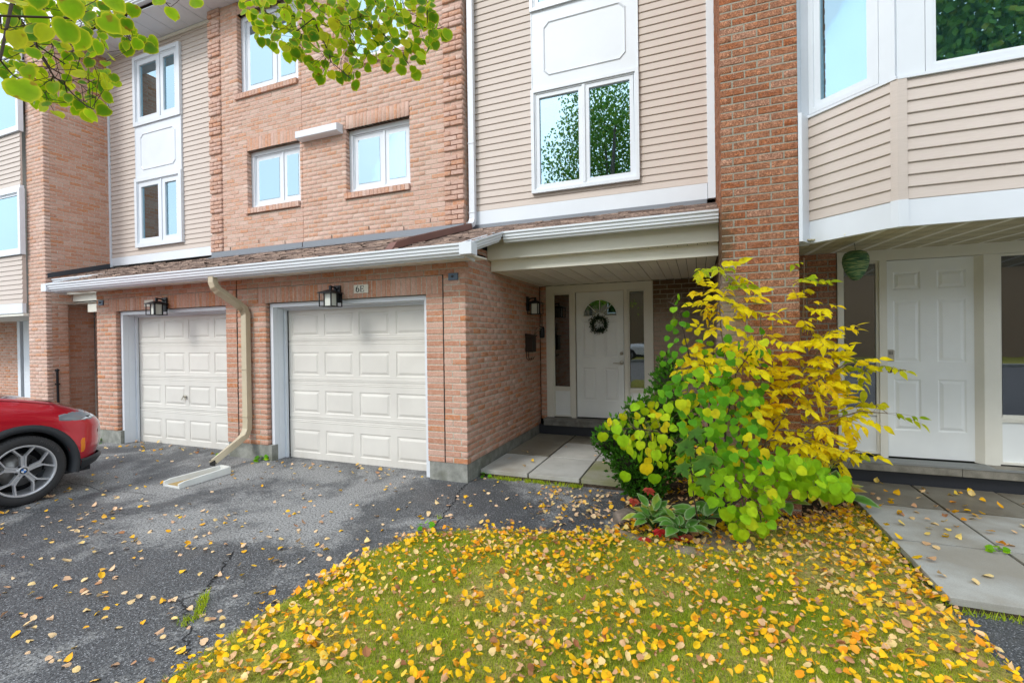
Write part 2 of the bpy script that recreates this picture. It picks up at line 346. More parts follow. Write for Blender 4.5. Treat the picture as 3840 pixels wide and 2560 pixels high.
WOODS = concrete('grey_weathered_wood', (.17, .165, .15), (.25, .245, .22), (.12, .11, .09), 12); PLATE = mat('blue_grey_plate', (.09, .13, .18), .5, .2)
CURT_W = mat('sheer_white_curtain', (.50, .62, .66), .9); CURT_B = mat('beige_curtain', (.36, .36, .24), .9)
STONE = concrete('edging_stone', (.22, .17, .13), (.33, .25, .20), (.10, .09, .07), 14)
PVCW = stucco('white_splash_plastic', (.74, .75, .72), .5, .12)
def glass(name, refl, tint, dark):
    m = bpy.data.materials.new(name); m.use_nodes = True; t = m.node_tree; t.nodes.clear()
    g = t.nodes.new('ShaderNodeBsdfGlossy'); g.inputs['Roughness'].default_value = .0; g.inputs['Color'].default_value = (*tint, 1)
    tr = t.nodes.new('ShaderNodeBsdfTransparent'); tr.inputs['Color'].default_value = (*dark, 1)
    fr = t.nodes.new('ShaderNodeFresnel'); fr.inputs['IOR'].default_value = 1.5; ad = t.nodes.new('ShaderNodeMath'); ad.operation = 'ADD'; ad.use_clamp = True; ad.inputs[1].default_value = refl
    ms = t.nodes.new('ShaderNodeMixShader'); o = t.nodes.new('ShaderNodeOutputMaterial')
    # old panes are never quite flat: a very weak waviness in the normal
    bp = t.nodes.new('ShaderNodeBump'); bp.inputs['Strength'].default_value = .02; bp.inputs['Distance'].default_value = .02; n = t.nodes.new('ShaderNodeTexNoise'); n.inputs['Scale'].default_value = 2.5
    ge = t.nodes.new('ShaderNodeNewGeometry'); t.links.new(ge.outputs['Position'], n.inputs['Vector']); t.links.new(n.outputs['Fac'], bp.inputs['Height']); t.links.new(bp.outputs[0], g.inputs['Normal'])
    t.links.new(fr.outputs[0], ad.inputs[0]); t.links.new(ad.outputs[0], ms.inputs[0]); t.links.new(tr.outputs[0], ms.inputs[1]); t.links.new(g.outputs[0], ms.inputs[2]); t.links.new(ms.outputs[0], o.inputs[0]); return m
GL = glass('coated_window_glass', .42, (.66, .90, 1.0), (.75, .85, .88)); GLD = glass('clear_door_glass', .10, (.95, 1, 1), (.5, .5, .5))

# ------------------------------------------------------------------ brickwork
CAMP = Vector((0, 0, 1.62)); COURSE = .0704; BL = .204
ROT = {'f': 0.0, 'r': R(90), 'l': R(-90)}      # front-facing wall, wall facing +x, wall facing -x
BRK = {}
def cells(b, x0, x1, z0, z1, y0, y1, holes):
    xs = sorted({x0, x1, *[min(max(h[i], x0), x1) for h in holes for i in (0, 1)]}); zs = sorted({z0, z1, *[min(max(h[i], z0), z1) for h in holes for i in (2, 3)]})
    for i in range(len(xs)-1):
        j = 0
        while j < len(zs)-1:
            cx = (xs[i]+xs[i+1])/2
            def free(k): cz = (zs[k]+zs[k+1])/2; return not any(h[0] < cx < h[1] and h[2] < cz < h[3] for h in holes)
            if not free(j): j += 1; continue
            k = j
            while k+1 < len(zs)-1 and free(k+1): k += 1
            b.box(xs[i], xs[i+1], y0, y1, zs[j], zs[k+1]); j = k+1
def wpt(face, plane, u, d, z):
    """world point of a wall point: u along the wall, d outwards"""
    return Vector((u, plane-d, z)) if face == 'f' else (Vector((plane+d, u, z)) if face == 'r' else Vector((plane-d, u, z)))
def one_brick(house, face, plane, u, z, Lx, Hz, mt, out=0.0, wall=None):
    BRK.setdefault(house.name, []).append((face, wpt(face, plane, u if face != 'l' else u+Lx, out+random.uniform(-.0015, .0025), z), Lx, Hz, mt, random.random(), wall))
def mortar_box(b, face, plane, u0, u1, z0, z1, holes, thick=.10):
    t = MB(); cells(t, u0, u1, z0, z1, .0035, thick, holes)
    vs = [wpt(face, plane, v[0], -v[1], v[2]) for v in t.v]; b.add(vs, t.f)
def brickwork(house, mb, face, plane, u0, u1, z0, z1, mt, holes=(), zb=None, stack=False, phase=0, mort=True, rowout=None, ends=(.004, .004)):
    zb = z0 if zb is None else zb
    if mort: mortar_box(mb, face, plane, u0+ends[0], u1-ends[1], z0, z1, [(h[0]-.009, h[1]+.009, h[2]-.009, h[3]+.009) for h in holes])
    k = 0; z = zb
    while z < z1-.02:
        if z+COURSE > z0+.02:
            za = max(z, z0); zt = min(z+COURSE-.0115, z1)
            iv = [(u0, u1)]
            for h in holes:
                if h[2] < z+.05 and h[3] > z+.02:
                    iv = [p for a, b in iv for p in ((a, min(b, h[0])), (max(a, h[1]), b)) if p[1]-p[0] > .015]
            for a, b in iv:
                if stack: us = [a, b]
                else:
                    off = (((k+phase) % 2)*.5)*BL
                    n0 = math.floor((a-u0+off)/BL); us = [a]; n = n0+1
                    while u0-off+n*BL < b-.05:
                        c = u0-off+n*BL
                        if c > a+.05: us.append(c)
                        n += 1
                    us.append(b)
                for i in range(len(us)-1):
                    l0 = us[i]+(0 if i == 0 else .0055); l1 = us[i+1]-(0 if i == len(us)-2 else .0055)
                    one_brick(house, face, plane, l0, za, l1-l0, zt-za, mt, rowout(k) if rowout else 0, mb)
        z += COURSE; k += 1
def soldier(house, mb, face, plane, u0, u1, z0, z1, mt, out=0, mort=True, w=COURSE):
    if mort: mortar_box(mb, face, plane, u0+.004, u1-.004, z0, z1, [])
    n = max(1, round((u1-u0)/w)); w = (u1-u0)/n
    for i in range(n): one_brick(house, face, plane, u0+i*w+.004, z0, w-.008, z1-z0-.006, mt, out, mb)
_bm = {}
def brick_mesh(Lx, Hz, mt, var):
    key = (round(Lx, 3), round(Hz, 3), mt.name, var)
    if key in _bm: return _bm[key]
    V, F = brick_geo(round(Lx, 3), round(Hz, 3)); me = bpy.data.meshes.new('brick'); me.from_pydata(V, [], F)
    at = me.attributes.new('rnd', 'FLOAT', 'POINT'); at.data.foreach_set('value', [(var+.5)/10]*len(V)); me.materials.append(mt); _bm[key] = me
    return me
def brick_geo(Lx, Hz, c=.004, d=.085):
    V = [(c, 0, c), (Lx-c, 0, c), (Lx-c, 0, Hz-c), (c, 0, Hz-c), (0, c, 0), (Lx, c, 0), (Lx, c, Hz), (0, c, Hz), (0, d, 0), (Lx, d, 0), (Lx, d, Hz), (0, d, Hz)]
    F = [(0, 1, 2, 3)]+[(i, 4+i, 4+(i+1) % 4, (i+1) % 4) for i in range(4)]+[(4+i, 8+i, 8+(i+1) % 4, 4+(i+1) % 4) for i in range(4)]
    return V, F
def finish_bricks(house, walls, limit=296):
    for w_, m_ in walls: w_.obj = w_.build('brick_wall', m_, house)
    lst = BRK.get(house.name, [])
    def size(b):
        p = b[1]; d = (p-CAMP).length; f = 1.0
        v = (CAMP-p).normalized(); f = abs(v.y) if b[0] == 'f' else abs(v.x)
        q = cam.matrix_world.inverted() @ p; inside = -q.z > 0 and abs(q.x/q.z) < 1.12 and abs(q.y/q.z) < .75
        return (b[2]*b[3])**.5*f/d*(1 if inside else .1)
    lst.sort(key=size, reverse=True)
    for (face, p, Lx, Hz, mt, r, wl) in lst[:limit]:
        put('brick', brick_mesh(Lx, Hz, mt, int(r*10)), wl.obj, p, (0, 0, ROT[face]))
    rest = lst[limit:]; by = {}
    for b in rest: by.setdefault(b[4].name, []).append(b)
    if not rest: return
    mats = [bpy.data.materials[k] for k in by]; V = []; F = []; A = []; MI = []
    for mi, (k, bl) in enumerate(by.items()):
        for (face, p, Lx, Hz, mt, r, wl) in bl:
            v, f = brick_geo(Lx, Hz); cs, sn = math.cos(ROT[face]), math.sin(ROT[face]); n = len(V)
            V += [(p.x+x*cs-y*sn, p.y+x*sn+y*cs, p.z+z) for x, y, z in v]; F += [tuple(i+n for i in g) for g in f]; A += [r]*12; MI += [mi]*len(f)
    base = wloc(house); V = [(v[0]-base.x, v[1]-base.y, v[2]-base.z) for v in V]
    o = put('brickwork', np_mesh('brickwork', V, F, None, {'rnd': A}), house, base); o['kind'] = 'stuff'
    for m in mats: o.data.materials.append(m)
    o.data.polygons.foreach_set('material_index', MI)

# ------------------------------------------------------------------ the four houses
HA = empty('townhouse', (-13.5, 5.5, 0), 'brick townhouse at the far left end, with siding bay over its entrance', 'house', 'row of attached townhouses')
HB = empty('townhouse', (-8.7, 5.5, 0), 'brick and siding townhouse with the garage door behind the tan downspout', 'house', 'row of attached townhouses')
HC = empty('townhouse', (-2.9, 5.5, 0), 'brick and siding townhouse numbered 6E with a covered porch and wreathed door', 'house', 'row of attached townhouses')
HD = empty('townhouse', (2.2, 5.5, 0), 'brick townhouse with an angled siding bay above a six panel white door', 'house', 'row of attached townhouses')

GX = -6.04; TOP = 7.62
# --- house C: garage wall, pier, porch side wall, upper wall, porch back
w, ws, wb, wu = MB(), MB(), MB(), MB(); wb2 = MB()
brickwork(HC, w, 'f', 4.72, -6.03, -5.49, .212, 2.155, BR_GA)
brickwork(HC, w, 'f', 4.72, -2.944, -2.725, .212, 2.155, BR_GA, stack=True)
brickwork(HC, w, 'f', 4.72, -2.712, -2.43, .212, 2.37, BR_GA, phase=1)
soldier(HC, w, 'f', 4.72, -5.63, -2.722, 2.155, 2.365, BR_GA)
brickwork(HC, w, 'f', 4.72, -6.03, -5.635, 2.155, 2.365, BR_GA, zb=2.155)
brickwork(HC, w, 'f', 4.72, -6.03, -2.43, 2.37, 2.505, BR_GA, zb=2.37)
brickwork(HC, ws, 'r', -2.43, 4.812, 7.395, .212, 2.72, BR_GA, ends=(-.07, 0))
brickwork(HC, wb, 'f', 7.40, -2.425, -2.325, .3, 2.475, BR_GA)
brickwork(HC, wb2, 'f', 7.40, -.625, .21, .3, 2.475, BR_FN, phase=1)
holesC = [(-5.14, -3.95, 3.955, 5.185), (-5.14, -3.95, 5.99, 7.615)]
brickwork(HC, wu, 'f', 5.95, GX+.002, -3.363, 3.16, TOP, BR_UP, holes=[(-5.14, -3.955, 3.86, 5.185)]+holesC[1:], zb=3.267-2*COURSE)
brickwork(HC, wu, 'f', 5.95, -3.358, -3.06, 3.267-2*COURSE, TOP, BR_UP, phase=1, rowout=lambda k: 0 if (k-2) % 5 == 4 else .028)
soldier(HC, wu, 'f', 5.95, -5.14, -3.957, 4.962, 5.185, BR_UP)
soldier(HC, wu, 'f', 5.95, -5.14, -3.957, 7.39, 7.6, BR_UP)
brickwork(HC, wu, 'r', -3.06, 6.037, 6.13, 3.2, TOP, BR_UP, stack=True, ends=(-.05, 0))
finish_bricks(HC, [(w, MO_GA), (ws, MO_GA), (wb, MO_GA), (wb2, MO_FN), (wu, MO_UP)])
for i_, x_ in enumerate((-5.45, -4.72, -4.08, -3.62)): j = MB(); z_ = 3.267+(i_ % 2)*COURSE; j.box(x_, x_+.009, 5.944, 5.9475, z_+.002, z_+.06); j.build('weep_hole', DARK, HC)
for i_, x_ in enumerate((-7.75, -7.05, -6.45)): j = MB(); z_ = 3.267+(i_ % 2)*COURSE; j.box(x_, x_+.009, 5.944, 5.9475, z_+.002, z_+.06); j.build('weep_hole', DARK, HB)
# dark control joints
j = MB(); j.box(-2.7235, -2.7135, 4.722, 4.726, .212, 2.37); j.build('control_joint', DARK, HC)
# --- house B
w, wb, wu = MB(), MB(), MB()
brickwork(HB, w, 'f', 4.72, -9.32, -8.80, .212, 2.155, BR_GA)
brickwork(HB, w, 'f', 4.72, -6.262, -6.05, .212, 2.155, BR_GA, stack=True)
soldier(HB, w, 'f', 4.72, -8.98, -6.055, 2.155, 2.365, BR_GA)
brickwork(HB, w, 'f', 4.72, -9.32, -8.985, 2.155, 2.365, BR_GA, zb=2.155)
brickwork(HB, w, 'f', 4.72, -9.32, -6.05, 2.37, 2.505, BR_GA, zb=2.37)
brickwork(HB, wb, 'f', 5.90, -11.71, -9.32, 0, 2.45, BR_GA)
brickwork(HB, wu, 'f', 5.95, -7.92, GX-.002, 3.16, TOP, BR_UP, holes=[(-7.30, -6.093, 3.86, 5.185), (-7.50, -6.103, 5.90, 7.615)], zb=3.267-2*COURSE, phase=0)
brickwork(HB, wu, 'f', 5.95, -8.215, -7.925, 3.267-2*COURSE, TOP, BR_UP, phase=1, rowout=lambda k: 0 if (k-2) % 5 == 4 else .028)
soldier(HB, wu, 'f', 5.95, -7.30, -6.093, 4.962, 5.185, BR_UP)
soldier(HB, wu, 'f', 5.95, -7.50, -6.103, 7.39, 7.6, BR_UP)
finish_bricks(HB, [(w, MO_GA), (wb, MO_GA), (wu, MO_UP)])
j = MB(); j.box(-6.047, -6.034, 4.724, 4.728, .212, 2.37); j.build('control_joint', DARK, HB)
# --- house A: fin between the units
w, w2 = MB(), MB()
brickwork(HA, w, 'f', 5.02, -12.1, -11.5, -.1, TOP+.1, BR_UP, zb=.0)
brickwork(HA, w, 'r', -11.5, 5.11, 6.14, 2.42, TOP+.1, BR_GA, zb=2.464)
brickwork(HA, w, 'r', -11.5, 5.11, 5.36, -.1, 2.42, BR_GA, zb=.0)
brickwork(HA, w, 'r', -11.715, 5.37, 5.89, -.1, 2.42, BR_GA, zb=.0)
brickwork(HA, w2, 'f', 6.10, -17.0, -15.1, -.1, 2.25, BR_GA, zb=.0)
finish_bricks(HA, [(w, MO_UP), (w2, MO_GA)])
# --- house D: fin, recess
w, w2 = MB(), MB()
brickwork(HD, w, 'f', 4.75, .214, .832, 0.0, TOP, BR_FN, zb=.014)
brickwork(HD, w, 'l', .214, 4.842, 7.39, 0.0, TOP, BR_FN, zb=.014, ends=(-.07, -.5)); w.box(.33, .80, 4.87, 9, 0, TOP)
brickwork(HD, w2, 'f', 6.10, .832, 1.418, .2, 2.52, BR_FN)
finish_bricks(HD, [(w, MO_FN), (w2, MO_FN)])
# mortar tone per wall: HC upper uses the pale mortar
# foundations (concrete), a hair behind the brick face
def found(h, boxes):
    for x in boxes: b = MB(); b.box(*x); b.build('foundation', CONC, h, .006)
found(HC, [(-2.93, -2.437, 4.727, 4.83, -.1, .212), (-2.53, -2.437, 4.83, 7.39, -.1, .2115), (-6.035, -5.42, 4.727, 4.83, -.1, .212)])
found(HB, [(-6.25, -6.035, 4.727, 4.83, -.1, .212), (-9.30, -8.74, 4.727, 4.83, -.1, .212), (-9.30, -9.22, 4.83, 5.9, -.1, .2115)])
# house cores: dim rooms behind the glass and the mass of the row
def core(h, x0, x1, y=6.75, y2=7.52):
    b = MB(); b.box(x0, x1, y, 13, 2.9, 7.6); b.box(x0, x1, y2, 13, -.1, 2.9); b.build('inner_wall', ROOM, h)
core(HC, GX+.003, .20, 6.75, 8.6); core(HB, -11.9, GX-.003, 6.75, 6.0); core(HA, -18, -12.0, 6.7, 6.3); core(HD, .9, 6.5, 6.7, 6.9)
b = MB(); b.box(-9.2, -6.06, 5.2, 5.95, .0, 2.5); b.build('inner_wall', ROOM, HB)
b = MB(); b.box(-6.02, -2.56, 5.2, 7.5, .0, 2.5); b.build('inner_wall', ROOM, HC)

# ------------------------------------------------------------------ siding
_sid = {}
def siding_mesh(wd_, h=.0929):
    k = (round(wd_, 3), round(h, 4))
    if k not in _sid:
        b = MB(); b.prism([(0.02, 0), (-.0135, 0), (-.0155, .004), (-.003, h-.001), (.02, h-.001)], 0, k[0], 'x'); _sid[k] = b.mesh('siding_board', SIDING)
    return _sid[k]
def siding(house, x0, x1, z0, z1, Y, name='siding_wall', parent=None):
    if parent is None:
        b = MB(); b.box(x0, x1, Y+.02, Y+.05, z0, z1); parent = b.build(name, SIDING, house)
    z = z0
    while z < z1-.02:
        h = min(.0929, z1-z); put('siding_board', siding_mesh(x1-x0, h), parent, (x0, Y, z)); z += .0929
    return parent
p = siding(HC, -3.0, -2.078, 3.452, TOP, 6.10); siding(HC, -.651, .13, 3.452, TOP, 6.10, parent=p); siding(HC, -2.078, -.651, 3.452, 3.588, 6.10, parent=p)
siding(HC, -2.078, -.651, 7.40, TOP, 6.10, parent=p)
p = siding(HB, -11.44, -10.582, 3.43, TOP, 6.10); siding(HB, -9.168, -8.20, 3.43, TOP, 6.10, parent=p); siding(HB, -10.582, -9.168, 3.43, 3.565, 6.10, parent=p); siding(HB, -10.582, -9.168, 7.40, TOP, 6.10, parent=p)
p = siding(HA, -17, -12.105, 2.44, 3.375, 4.95); siding(HA, -17, -12.105, 4.72, 5.74, 4.95, parent=p)
def trim(h, x0, x1, y0, y1, z0, z1, name='trim_board', m=None): b = MB(); b.box(x0, x1, y0, y1, z0, z1); return b.build(name, m or WHITE, h, .003)
trim(HC, -3.0, .125, 6.085, 6.14, 3.262, 3.451); trim(HC, .13, .214, 6.07, 6.14, 3.262, TOP); trim(HC, -3.0, .12, 6.07, 6.14, 3.19, 3.258, 'flashing', FLASH)
trim(HB, -11.45, -8.19, 6.085, 6.14, 3.262, 3.429); trim(HB, -11.5, -11.452, 6.075, 6.14, 3.24, TOP)
trim(HA, -17, -12.1, 4.93, 4.99, 2.25, 2.438); trim(HA, -17, -12.1, 4.93, 4.99, 4.66, 4.718)

# ------------------------------------------------------------------ windows
def window(house, x0, x1, z0, z1, y, mull, casing=.055, sash=.06, proud=.03, panes=2, glassm=None, sill=None):
    """frame, sashes, mullion and panes; mull = centre x of the mullion or None"""
    b = MB(); b.ring(x0, x1, z0, z1, casing, y-proud, y+.05); b.ring(x0+casing, x1-casing, z0+casing, z1-casing, .018, y-proud+.018, y+.05)
    f = b.build('window', VINYL, house, .003)
    a0, a1, c0, c1 = x0+casing+.018, x1-casing-.018, z0+casing+.018, z1-casing-.018
    xs = [(a0, a1)] if mull is None else [(a0, mull-.018), (mull+.018, a1)]
    if mull is not None:
        b = MB(); b.box(mull-.018, mull+.018, y-proud+.012, y+.05, c0, c1); b.build('mullion', VINYL, f, .002)
    for (p0, p1) in xs:
        b = MB(); b.ring(p0, p1, c0, c1, sash, y-proud+.028, y+.04); b.build('sash', VINYL, f, .002)
        b = MB(); b.box(p0+sash-.004, p1-sash+.004, y+.012, y+.018, c0+sash-.004, c1-sash+.004); b.build('pane', glassm or GL, f)
    return f
window(HC, -2.077, -.652, 3.589, 4.984, 6.08, -1.353, .045, .052, .045)
window(HC, -2.077, -.652, 6.042, 7.40, 6.08, -1.353, .045, .052, .045)
window(HB, -10.581, -9.169, 3.566, 4.958, 6.08, -9.78, .075, .085, .045)
window(HB, -10.581, -9.169, 6.006, 7.40, 6.08, -9.78, .075, .085, .045)
def infill(house, x0, x1, z0, z1, y, px0, px1, pz0, pz1, c=.075):
    b = MB(); b.box(x0, x1, y, y+.06, z0+.001, z1-.001); o = b.build('infill_panel', WHITE, house, .002)
    def oct_(i): X0, X1, Z0, Z1 = px0+i, px1-i, pz0+i, pz1-i; k = c-i*.4; return [(X0+k, Z0), (X1-k, Z0), (X1, Z0+k), (X1, Z1-k), (X1-k, Z1), (X0+k, Z1), (X0, Z1-k), (X0, Z0+k)]
    A, B, C_ = oct_(0), oct_(.014), oct_(.028); b = MB()
    vs = [(p[0], y, p[1]) for p in A]+[(p[0], y-.014, p[1]) for p in B]+[(p[0], y, p[1]) for p in C_]
    b.add(vs, [(i, (i+1) % 8, 8+(i+1) % 8, 8+i) for i in range(8)]+[(8+i, 8+(i+1) % 8, 16+(i+1) % 8, 16+i) for i in range(8)]); b.build('moulding', WHITE, o)
    t = MB(); t.ring(x0, x1, z0, z1, .012, y-.006, y, wt=.012, wb=.012); t.build('edge_strip', WHITE, o)
infill(HC, -2.07, -.655, 4.986, 6.040, 6.065, -1.899, -.803, 5.140, 5.870)
infill(HB, -10.57, -9.175, 4.960, 6.004, 6.065, -10.40, -9.335, 5.10, 5.838)
# brick-wall windows (set back in the opening) with rowlock sills
window(HC, -5.15, -3.945, 3.955, 4.965, 6.052, -4.49, .07, .075, .01)
window(HB, -7.31, -6.083, 3.955, 4.965, 6.052, -6.585, .07, .075, .01)
window(HB, -7.51, -6.093, 5.985, 7.395, 6.052, -6.70, .09, .085, .01)
window(HC, -5.15, -3.945, 5.985, 7.395, 6.052, -4.49, .07, .075, .01)
def brick_sill(house, x0, x1, z):
    n = round((x1-x0)/.072); w_ = (x1-x0)/n; base = MB(); base.box(x0+.004, x1-.004, 5.93, 6.05, z-.095, z-.012); s = base.build('window_sill', MO_UP, house)
    for i in range(n):
        b = MB(); rr = random.random(); a0, a1 = x0+i*w_+.003, x0+(i+1)*w_-.003
        b.prism([(5.912, z-.10), (6.04, z-.10), (6.04, z+.004), (5.912, z-.014)], a0, a1, 'x'); b.at = [rr]*len(b.v); b.build('brick', BR_UP, s)
brick_sill(HC, -5.16, -3.955, 3.962); brick_sill(HB, -7.34, -6.10, 3.965); brick_sill(HB, -7.55, -6.115, 5.993); brick_sill(HC, -5.16, -3.955, 5.993)
# curtains behind the panes
def curtain(x0, x1, z0, z1, y, m, label, amp=.018, per=.07, n=60):
    b = MB(); vs = []; ph = random.random()*6
    for i in range(n+1):
        x = x0+(x1-x0)*i/n; yy = y+amp*math.sin(x*2*math.pi/per+ph)+amp*.5*math.sin(x*2*math.pi/(per*2.7)+ph*2); vs += [(x, yy, z0), (x, yy, z1)]
    b.add(vs, [(2*i, 2*i+2, 2*i+3, 2*i+1) for i in range(n)], True); o = b.build('curtain', m, None, loc=(0, 0, 0)); return tag(o, label, 'curtain')
curtain(-5.05, -4.0, 4.0, 4.93, 6.16, CURT_W, 'sheer white curtain behind the small window below the right end of the white vent')
curtain(-7.22, -6.15, 4.0, 4.93, 6.16, CURT_W, 'sheer white curtain behind the small window above the second garage from the right')
curtain(-7.3, -6.15, 6.05, 7.2, 6.16, CURT_W, 'sheer white curtain behind the tall window at the top of the pink brick wall')
curtain(-5.05, -4.0, 6.05, 7.3, 6.16, CURT_W, 'sheer white curtain behind the upper window hidden by the hanging leaves')
curtain(-10.25, -9.86, 3.62, 4.9, 6.22, CURT_B, 'beige curtain gathered in the left sash of the lower window beside the pink siding', .03, .12)
curtain(-9.66, -9.2, 3.62, 4.9, 6.22, CURT_W, 'sheer white curtain in the right sash of the lower window beside the pink siding')
curtain(-9.7, -9.3, 6.05, 6.9, 6.3, CURT_W, 'white curtain behind the upper window in the pink siding', .03, .12)
# vent box on the brick wall
b = MB(); b.prism([(5.946, 4.90), (5.83, 4.905), (5.80, 4.915), (5.80, 5.02), (5.83, 5.035), (5.946, 5.045)], -6.03, -5.19, 'x'); o = b.build('wall_vent_box', WHITE, None, .004, loc=(-5.6, 5.9, 4.9))
tag(o, 'long white metal vent box on the brick wall between two small windows', 'vent')

# ------------------------------------------------------------------ lower roof, eaves, gutters
def rz(y): return 2.585+.34*(y-4.25)
def roof(house, x0, x1, ya, yb, y_split=None):
    pass
def shingles(house, rects):
    V = []; F = []; A = []; s = .34; t = MB()
    for (x0, x1, y0, y1) in rects:
        t.add([(x0, y0, rz(y0)-.012), (x1, y0, rz(y0)-.012), (x1, y1, rz(y1)-.012), (x0, y1, rz(y1)-.012), (x0, y0, rz(y0)-.05), (x1, y0, rz(y0)-.05), (x1, y1, rz(y1)-.05), (x0, y1, rz(y1)-.05)],
              [(0, 1, 2, 3), (4, 7, 6, 5), (0, 4, 5, 1), (1, 5, 6, 2), (2, 6, 7, 3), (3, 7, 4, 0)])
        y = y0-.012
        while y < y1:
            x = x0-random.uniform(0, .15); e = .132
            while x < x1:
                w_ = random.choice((.11, .16, .21, .3)); a, b_ = max(x, x0), min(x+w_-.004, x1)
                if b_-a > .02:
                    th = random.uniform(.004, .024); yl = y+random.uniform(-.012, .012); ye = min(y+e+.02, y1); n = len(V)
                    V += [(a, yl, rz(yl)+th), (b_, yl, rz(yl)+th), (b_, ye, rz(ye)+.001), (a, ye, rz(ye)+.001), (a, yl, rz(yl)-.012), (b_, yl, rz(yl)-.012)]
                    F += [(n, n+1, n+2, n+3), (n+4, n+5, n+1, n)]; A += [random.random()]*6
                x += w_
            y += e
    base = wloc(house); d = t.build('roof', SHING, house)
    V = [(v[0]-base.x, v[1]-base.y, v[2]-base.z) for v in V]; o = put('shingles', np_mesh('shingles', V, F, SHING, {'rnd': A}), d, base); o['kind'] = 'stuff'
shingles(HC, [(GX+.001, -2.16, 4.362, 5.205), (GX+.001, .212, 5.205, 6.09)])
shingles(HB, [(-9.84, GX-.001, 4.362, 5.205), (-11.49, GX-.001, 5.205, 6.09)])
KP = [(0, 0), (-.075, 0), (-.082, .018), (-.10, .03), (-.10, .052), (-.112, .06), (-.112, .085), (-.128, .098), (-.128, .118), (-.116, .118), (-.11, .105), (-.02, .105), (-.02, .118), (0, .118)]
def gutter(house, x0, x1, y, ztop, m=WHITE):
    b = MB(); b.prism([(y+p[0], ztop-.118+p[1]) for p in KP], x0, x1, 'x'); return b.build('gutter', m, house)
gutter(HC, GX+.001, -2.13, 4.378, 2.607); gutter(HB, -9.85, GX-.001, 4.378, 2.607)
for h, x0, x1 in ((HC, GX+.001, -2.25), (HB, -9.72, GX-.001)):
    b = MB(); b.box(x0, x1, 4.355, 4.378, 2.472, 2.60); b.build('fascia', WHITE, h)
# soffit strips under the garage eave
def strips(house, x0, x1, y0, y1, z0, z1, w_=.1, m=CREAM, parent_name='soffit', gap=.006, vented=False):
    b = MB(); b.add([(x0, y0, z0+.018), (x1, y0, z0+.018), (x1, y1, z1+.018), (x0, y1, z1+.018)], [(0, 1, 2, 3)]); b.add([(x0, y0, z0+.03), (x1, y0, z0+.03), (x1, y1, z1+.03), (x0, y1, z1+.03)], [(0, 3, 2, 1)])
    p = b.build(parent_name, DARK, house); n = max(1, round((x1-x0)/w_)); w_ = (x1-x0)/n
    t = MB(); k = w_-gap
    t.add([(0, 0, 0), (k, 0, 0), (k, y1-y0, z1-z0), (0, y1-y0, z1-z0), (0, 0, .014), (k, 0, .014), (k, y1-y0, z1-z0+.014), (0, y1-y0, z1-z0+.014)], [(0, 3, 2, 1), (4, 5, 6, 7), (0, 1, 5, 4), (1, 2, 6, 5), (2, 3, 7, 6), (3, 0, 4, 7)])
    me = t.mesh('soffit_panel', m)
    for i in range(n): put('soffit_panel', me, p, (x0+i*w_, y0, z0+(0.004 if i % 2 else 0)))
    return p
strips(HC, GX+.005, -2.15, 4.38, 4.725, 2.486, 2.500, .2); strips(HB, -9.72, GX-.005, 4.38, 4.725, 2.486, 2.500, .2)
# rake gutter climbing to the porch eave, boxed end
def rake(house, x, sx):
    b = MB(); vs = []
    for (y, zt) in ((4.25, 2.607), (5.10, 2.885)):
        vs += [(x+sx*(-p[0]-.128), y, zt-.118+p[1]) for p in KP]
    n = len(KP); b.add(vs, [(i, (i+1) % n, n+(i+1) % n, n+i) for i in range(n)]); b.add(vs, [tuple(range(n))[::-1], tuple(range(n, 2*n))]); b.build('rake_gutter', WHITE, house)
    b = MB(); b.prism([(4.30, 2.478), (4.53, 2.455), (4.53, 2.60), (4.30, 2.53)], x-.115*sx, x-.095*sx, 'x'); b.build('boxed_end', WHITE, house)
rake(HC, -2.115, 1); rake(HB, -9.86, -1)
for h_, xa_ in ((HC, -2.25), (HB, -9.863)): b = MB(); b.box(xa_, xa_+.139, 4.247, 4.38, 2.488, 2.610); b.build('gutter_corner', WHITE, h_, .004)
gutter(HC, -2.13, .205, 5.228, 2.885, WHITE)
gutter(HB, -11.49, -9.86, 5.228, 2.885, WHITE)
for h, x0, x1 in ((HC, -2.425, .210), (HB, -11.49, -9.33)):
    b = MB(); b.box(x0, x1, 5.32, 5.36, 2.605, 2.86); b.build('porch_beam', CREAM, h, .003)
    b = MB(); b.box(x0, x1, 5.43, 5.47, 2.474, 2.606); b.build('porch_beam', CREAM, h, .003)
    strips(h, x0+.01, x1, 5.362, 5.43, 2.600, 2.600, .1, CREAM, 'beam_soffit')
strips(HC, -2.425, .205, 5.47, 7.395, 2.480, 2.480, .105)
strips(HB, -11.49, -9.33, 5.47, 5.89, 2.44, 2.44, .105)
b = MB(); b.box(-11.14, -10.3, 5.5, 5.54, 2.26, 2.42); b.build('porch_beam', CREAM, HB, .003)
# step flashing at the foot of the upper walls
b = MB(); b.box(-6.03, -3.06, 5.925, 5.948, 3.10, 3.262); b.add([(-6.03, 5.80, rz(5.80)+.016), (-3.06, 5.80, rz(5.80)+.016), (-3.06, 5.925, rz(5.925)+.03), (-6.03, 5.925, rz(5.925)+.03)], [(0, 1, 2, 3)]); b.build('flashing', FLASH, HC)
b = MB(); b.box(-8.2, -6.05, 5.925, 5.948, 3.10, 3.262); b.add([(-8.2, 5.80, rz(5.80)+.016), (-6.05, 5.80, rz(5.80)+.016), (-6.05, 5.925, rz(5.925)+.03), (-8.2, 5.925, rz(5.925)+.03)], [(0, 1, 2, 3)]); b.build('flashing', FLASH, HB)
b = MB(); b.prism([(5.05, 2.90), (6.08, 3.22), (6.08, 3.32), (5.05, 2.99)], -11.497, -11.485, 'x'); b.build('flashing', FLASH_D, HB)
